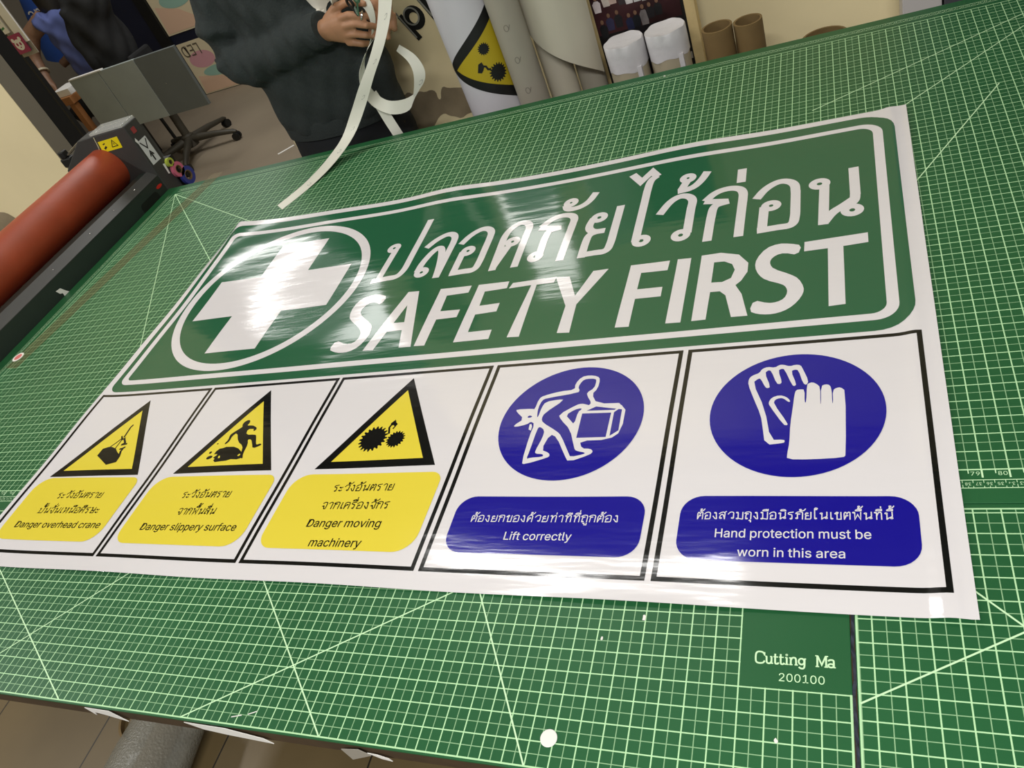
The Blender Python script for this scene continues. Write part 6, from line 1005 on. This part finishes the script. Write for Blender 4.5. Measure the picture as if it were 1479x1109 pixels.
# office chair in front of the desk
oc = thing('office_chair', 'dark swivel chair with a five-star base behind the grey desk', 'chair', (-166.5, 141.4, FLOOR))
DKPL = mat('dark_olive_plastic', (62, 58, 48), .5)
hub = (-166.5, 141.4)
MB().lathe((hub[0], hub[1], 0), [(0, FLOOR+2.2), (1.9, FLOOR+2.2), (1.7, FLOOR+5.2), (1.1, FLOOR+5.6), (1.1, -15.5), (0, -15.5)], 20).build('column', DKPL, oc, smooth=True)
for k in range(5):
    a = math.radians(8+72*k); d = Vector((math.cos(a), math.sin(a), 0)); h = Vector((hub[0], hub[1], 0))
    lg = MB().loft([(h+d*1.2+Vector((0, 0, FLOOR+4.0)), 1.0, 1.1), (h+d*8+Vector((0, 0, FLOOR+3.4)), .85, .8), (h+d*13.4+Vector((0, 0, FLOOR+2.5)), .7, .6), (h+d*14.2+Vector((0, 0, FLOOR+2.2)), .4, .4)], 12).build('star_leg', DKPL, oc, smooth=True)
    q = h+d*13.6+Vector((0, 0, FLOOR+1.05)); sd = d.cross(Vector((0, 0, 1)))
    MB().cyl(q-sd*.9, q-sd*.15, 1.05, n=20).cyl(q+sd*.15, q+sd*.9, 1.05, n=20).build('caster', BLACK, lg, smooth=True)
MB().box(-175.5, -162.5, 134.6, 146.4, -14.9, -11.8).build('seat', BFAB, oc, bevel=1.2)
MB().hexa([(-164.6, 136.5, -12), (-163, 136.5, -12), (-163, 145.5, -12), (-164.6, 145.5, -12)], [(-164.8, 137, -3), (-163.4, 137, -3), (-163.4, 145, -3), (-164.8, 145, -3)]).build('backrest', BFAB, oc, bevel=.6)
jk = MB()
jk.loft([((-170.4, 141, -9), 4.4, 5.2), ((-170.4, 141, -2), 4.7, 5.6), ((-170.4, 141, 6), 4.6, 5.6), ((-169.6, 141.2, 11.5), 5.6, 5.4), ((-168.5, 142, 16), 4.2, 3.6)], 24, ref=(0, 1, 0))
jk.loft([((-172.5, 136.8, 11), 2.0, 1.8), ((-173.5, 136.2, 3), 2.1, 1.8), ((-173.8, 136.2, -6), 1.7, 1.6)], 14)
jo = remesh(jk.build('jacket', BFAB, None, (-167, 142, 0)), .6, 3)
for v in jo.data.vertices:
    w = v.co + jo.location; v.co += v.normal*I*(.35*math.sin(w.x/I*1.1+w.z/I*.5)+.25*math.sin(w.z/I*.9-w.y/I*1.4))
prop(jo, 'black crumpled jacket slung over the office chair back', 'jacket')
# the seated person beyond the desk, seen from the side
sp = thing('person', 'seated person in a blue shirt leaning on an arm at the desk, upper left', 'person', (-184, 145, FLOOR))
b2 = MB()
b2.loft([((-183, 146, -12), 4.6, 5.6), ((-183, 146, -4), 4.2, 5.2), ((-183.2, 146, 4), 4.4, 5.8), ((-183.6, 146, 10), 4.0, 6.2), ((-184.5, 146, 12.5), 2.6, 3.0), ((-185.5, 146, 15.5), 2.0, 2.1)], 24, ref=(0, 1, 0))
b2.sphere((-186.8, 146, 19.5), 3.9, 3.1, 4.6, 20, 14).sphere((-188.5, 146, 17.2), 2.2, 2.0, 2.2).loft([((-190.4, 146, 20), .3, .3), ((-191.0, 146, 19), .5, .5)], 8)
limb(b2, [((-184, 140.8, 10.5), 2.3), ((-189.0, 138.6, 8.5), 2.1), ((-191.6, 137.4, 5.0), 2.0), ((-191.4, 136.2, 2), 1.7), ((-189.6, 134.2, -1.5), 1.2), ((-188.8, 133.4, -3.3), 1.3)])
limb(b2, [((-184, 151.2, 10.5), 2.3), ((-188, 152.5, 4), 1.8), ((-192, 149, -.5), 1.4), ((-195, 146, -1.5), 1.1)])
for q in (-1, 0, 1, 2): b2.loft([((-189.0+q*.75, 133.3, -3.4), .42, .42), ((-189.6+q*.8, 131.8, -4.2), .38, .38), ((-189.9+q*.8, 130.6, -4.55), .28, .28)], 8)
b2.loft([((-187.9, 133.6, -2.8), .5, .5), ((-186.9, 132.6, -3.8), .42, .42), ((-186.5, 131.8, -4.4), .3, .3)], 8)
for s in (-1, 1): limb(b2, [((-183, 146+s*3.5, -11), 3.0), ((-192, 146+s*3.4, -12), 2.8), ((-196, 146+s*3.4, -13), 2.5), ((-196, 146+s*3.4, -22), 2.0), ((-195.5, 146+s*3.4, -30), 1.5)])
remesh(b2.build('body', SKIN2, sp), .35, 3)
s2 = MB().loft([((-182.4, 146, -11), 5.9, 6.6), ((-182.6, 146, -4), 5.6, 6.6), ((-183, 146, 4), 5.5, 7.0), ((-183.4, 146, 9.5), 4.9, 7.2), ((-184.2, 146, 12), 3.2, 4.4)], 28, ref=(0, 1, 0))
s2.loft([((-183.4, 141, 9.8), 3.1, 3.1), ((-185.6, 139.4, 8.6), 2.9, 2.9)], 18).loft([((-183.4, 151, 9.8), 3.1, 3.1), ((-186, 152.4, 7), 2.8, 2.8)], 18)
so_ = remesh(s2.build('shirt', BLUE, sp), .5, 3)
for v in so_.data.vertices:
    w = v.co + sp.location; v.co += v.normal*I*(.22*math.sin(w.z/I*1.0+w.x/I*1.3)+.15*math.sin(w.x/I*2-w.z/I*.6))
MB().loft([((-183.8, 146, 22), 4.2, 4.0), ((-183.2, 145.4, 17), 4.0, 4.2), ((-182.6, 144.6, 12), 3.4, 4.0), ((-182.4, 144, 9), 2.4, 3.0)], 22, ref=(0, 1, 0)).sphere((-185.8, 146, 21.2), 4.3, 3.6, 4.0).build('hair', HAIR, sp, smooth=True)
MB().lathe((-190.3, 135.1, .4), [(1.55, -.25), (1.85, -.25), (1.85, .25), (1.55, .25), (1.55, -.25)], 24, (.5, -.6, -1)).build('bracelet', mat('bead_bracelet', (176, 166, 140), .5), sp, smooth=True)
for s in (-1, 1): MB().loft([((-182.5, 146+s*3.4, -11), 3.6, 3.4), ((-192, 146+s*3.4, -12), 3.3, 3.3), ((-196.4, 146+s*3.4, -13), 3.0, 3.0), ((-196.3, 146+s*3.4, -22), 2.7, 2.7), ((-195.6, 146+s*3.4, -29.5), 2.3, 2.3)], 18).build('trouser_leg', PANTS, sp, smooth=True)
sl = thing('stool', 'dark stool under the seated person behind the desk', 'stool', (-183, 146, FLOOR))
MB().lathe((-183, 146, 0), [(0, -16.6), (6.4, -16.6), (6.4, -15.2), (0, -15.2)], 28).build('seat', BFAB, sl, smooth=True)
for q in range(4):
    a = math.radians(45+90*q); MB().cyl((-183+5*math.cos(a), 146+5*math.sin(a), -16.6), (-183+5.6*math.cos(a), 146+5.6*math.sin(a), FLOOR), .5, n=10).build('leg', BLACK, sl)
# blue garment hanging beyond
bg = thing('hanging_shirt', 'bright blue shirt with white letters hanging behind the seated person', 'shirt', (-209, 162, 3))
BB = mat('bright_blue_cloth', (40, 84, 176), .8, var=.2, scale=6)
gm = MB().loft([((-212.5, 162, -3), 4.4, 1.6), ((-210.5, 162, 3), 4.6, 1.8), ((-207.8, 162, 10), 4.4, 1.9), ((-205.5, 162, 16), 4.4, 1.7), ((-203.5, 162, 20), 3.6, 1.2)], 24, ref=(0, 1, 0)).build('cloth', BB, bg, smooth=True)
fl = Flat(); latin('anii', -209.5, -202.0, 8.2, 3.6, fl)
mb = MB(); mb.add([(x, 159.9-q, z) for x, z, q in fl.v], fl.f); mb.build('letters', PAPER, bg)
MB().cyl((-203.6, 162, 19), (-203.6, 162, 60), .3, n=8).box(-206, -201, 161.5, 190, 59, 60).build('hanger_rail', BLACK, bg)
# notice stand by the doorway with a pink plate showing a white animal head
ns = thing('notice_stand', 'black post with white strips and a pink plate showing a white animal head', 'notice stand', (-138, 90.5, FLOOR))
MB().box(-140.4, -139.2, 90.2, 91.2, FLOOR, 44).box(-143, -136.5, 88.5, 93, FLOOR, FLOOR+.8).build('post', BLACK, ns, bevel=.08)
MB().box(-137.2, -135.2, 89.9, 90.15, 14.2, 44).build('notice_strip', PAPER, ns)
MB().box(-139.6, -137.9, 89.9, 90.15, 16.4, 40).build('notice_strip', PAPER, ns)
MB().box(-139.2, -135.2, 90.16, 90.3, 12, 44).build('backing', GREYP, ns)
fl = Flat()
for z in (17.2, 18.2, 20.4): fl.stroke([(-139.2, z), (-138.4, z+.2)], .35)
mb = MB(); mb.add([(x, 89.88-q, z) for x, z, q in fl.v], fl.f); mb.build('notice_text', mat('green_ink', (70, 130, 80), .6), ns)
pl = MB().prism([(x, 89.6, z) for x, z in rrect(-139.1, -135.9, 12.7, 16.0, .2)], (0, .2, 0)).build('sign_plate', mat('magenta_plate', (150, 44, 84), .4), ns)
fl = Flat(); fl.poly([circ(-137.45, 14.2, 1.0, .95, 28)]); fl.poly([circ(-138.3, 15.1, .36, .36, 16)]); fl.poly([circ(-136.6, 15.1, .36, .36, 16)])
mb = MB(); mb.add([(x, 89.58-q, z) for x, z, q in fl.v], fl.f); mb.build('animal_head', PAPER, pl)
fl = Flat(); fl.poly([circ(-137.85, 14.3, .24, .3, 14)]); fl.poly([circ(-137.05, 14.3, .24, .3, 14)]); fl.poly([circ(-137.45, 13.75, .18, .12, 12)])
mb = MB(); mb.add([(x, 89.565-q, z) for x, z, q in fl.v], fl.f); mb.build('animal_face', MATS['magenta_plate'], pl)
# dark doors on the far wall and two pastel posters
struct(MB().box(-236, -199.5, 188.2, 189.9, FLOOR, 60).build('door_1', NAVY, None, (-217, 189, FLOOR)))
struct(MB().box(-212.6, -210.0, 187.7, 188.2, FLOOR, 60).build('trim_3', DKSTILE, None, (-211, 188, FLOOR)))
struct(MB().box(-199.5, -195.4, 187.6, 189.9, FLOOR, 60).build('trim_4', BLACK, None, (-197, 188, FLOOR)))
struct(MB().box(-195.4, -120, 188.6, 189.9, FLOOR, 60).build('door_2', NAVY, None, (-160, 189, FLOOR)))
def poster_sheet(lab, x0, x1, z0, z1, seed):
    t = prop(MB().box(x0, x1, 188.3, 188.55, z0, z1).build('pastel_poster', mat('cream_print_%d' % seed, (222, 208, 172), .6), None, ((x0+x1)/2, 188.4, z0)), lab, 'poster', 'pastel posters on the dark doors')
    cols = [('pink', (214, 158, 164)), ('mint', (152, 190, 172)), ('peach', (226, 190, 160)), ('grey', (96, 96, 104))]
    w = x1-x0; h = z1-z0
    shp = [(0, circ(x0+.26*w, z1-.36*h, .2*w, .16*h, 28)), (1, circ(x0+.42*w, z1-.62*h, .26*w, .1*h, 28)), (2, [(x0+.02*w, z0+.02*h), (x0+.75*w, z0+.02*h), (x0+.4*w, z0+.26*h), (x0+.05*w, z0+.36*h)]), (3, circ(x0+.45*w, z1-.48*h, .035*w, .05*h, 18)), (1, circ(x0+.75*w, z1-.3*h, .1*w, .12*h, 20))]
    for k, (c, p) in enumerate(shp):
        fl = Flat().poly([p]); mb = MB(); mb.add([(x, 188.27-.012*k, z) for x, z, q in fl.v], fl.f); mb.build('printed_shape', MATS.get('pastel_'+cols[c][0]) or mat('pastel_'+cols[c][0], cols[c][1], .6), t)
    return t
poster_sheet('upper pastel poster on the dark door, beside the sweatshirt sleeve', -195.2, -172, -11.9, 12, 1)
p2 = poster_sheet('lower pastel poster with inverted letters, its foot at the floor', -194.8, -170, FLOOR+.2, -14.9, 2)
fl = Flat(); latin('LED', -194.0, -187.0, -19.2, 3.4, fl, flip=True)
mb = MB(); mb.add([(x, 188.2-q, z) for x, z, q in fl.v], fl.f); mb.build('poster_letters', mat('brown_ink', (96, 88, 72), .6), p2)
scrap('paper_scrap', 'white slip of paper on the grey floor between the swivel chair and the standing person', [(-131, 127.5), (-127.8, 130.6), (-127.2, 130.1), (-130.4, 127.0)], FLOOR+.02, .05)

# ================================================================= under the front edge of the table
BUB = mat('bubble_wrap', (150, 148, 136), .25, alpha=.6, bump=.35, bscale=160)
bw = thing('bubble_wrap_roll', 'translucent roll of bubble wrap lying on the floor under the front edge', 'roll', (-66.3, -14, FLOOR))
MB().loft([((-66.6, -5.4, FLOOR+3.0), 2.5, 2.0), ((-66.6, -5.7, FLOOR+3.3), 3.5, 3.0), ((-66.3, -9, FLOOR+3.4), 3.7, 3.3), ((-66, -24, FLOOR+3.4), 3.7, 3.3)], 36).build('wrap', BUB, bw, smooth=True)
MB().cyl((-66.6, -5.0, FLOOR+3.2), (-66, -24.5, FLOOR+3.2), 1.3, n=20).build('core', CARD, bw, smooth=True)
prop(MB().lathe((-73.3, -4.2, FLOOR+.02), [(2.9, 0), (3.15, 0), (3.15, .6), (2.9, .6), (2.9, 0)], 40).build('hoop', CARD, None, (-73.3, -4.2, FLOOR), True), 'thin brown hoop lying on the tiled floor left of the bubble wrap', 'hoop')
scrap('paper_scrap', 'small pale triangle of paper on the tiles in front of the brown hoop', [(-73.0,-8.2),(-71.6,-7.6),(-72.6,-9.4)], FLOOR+.02, .05)
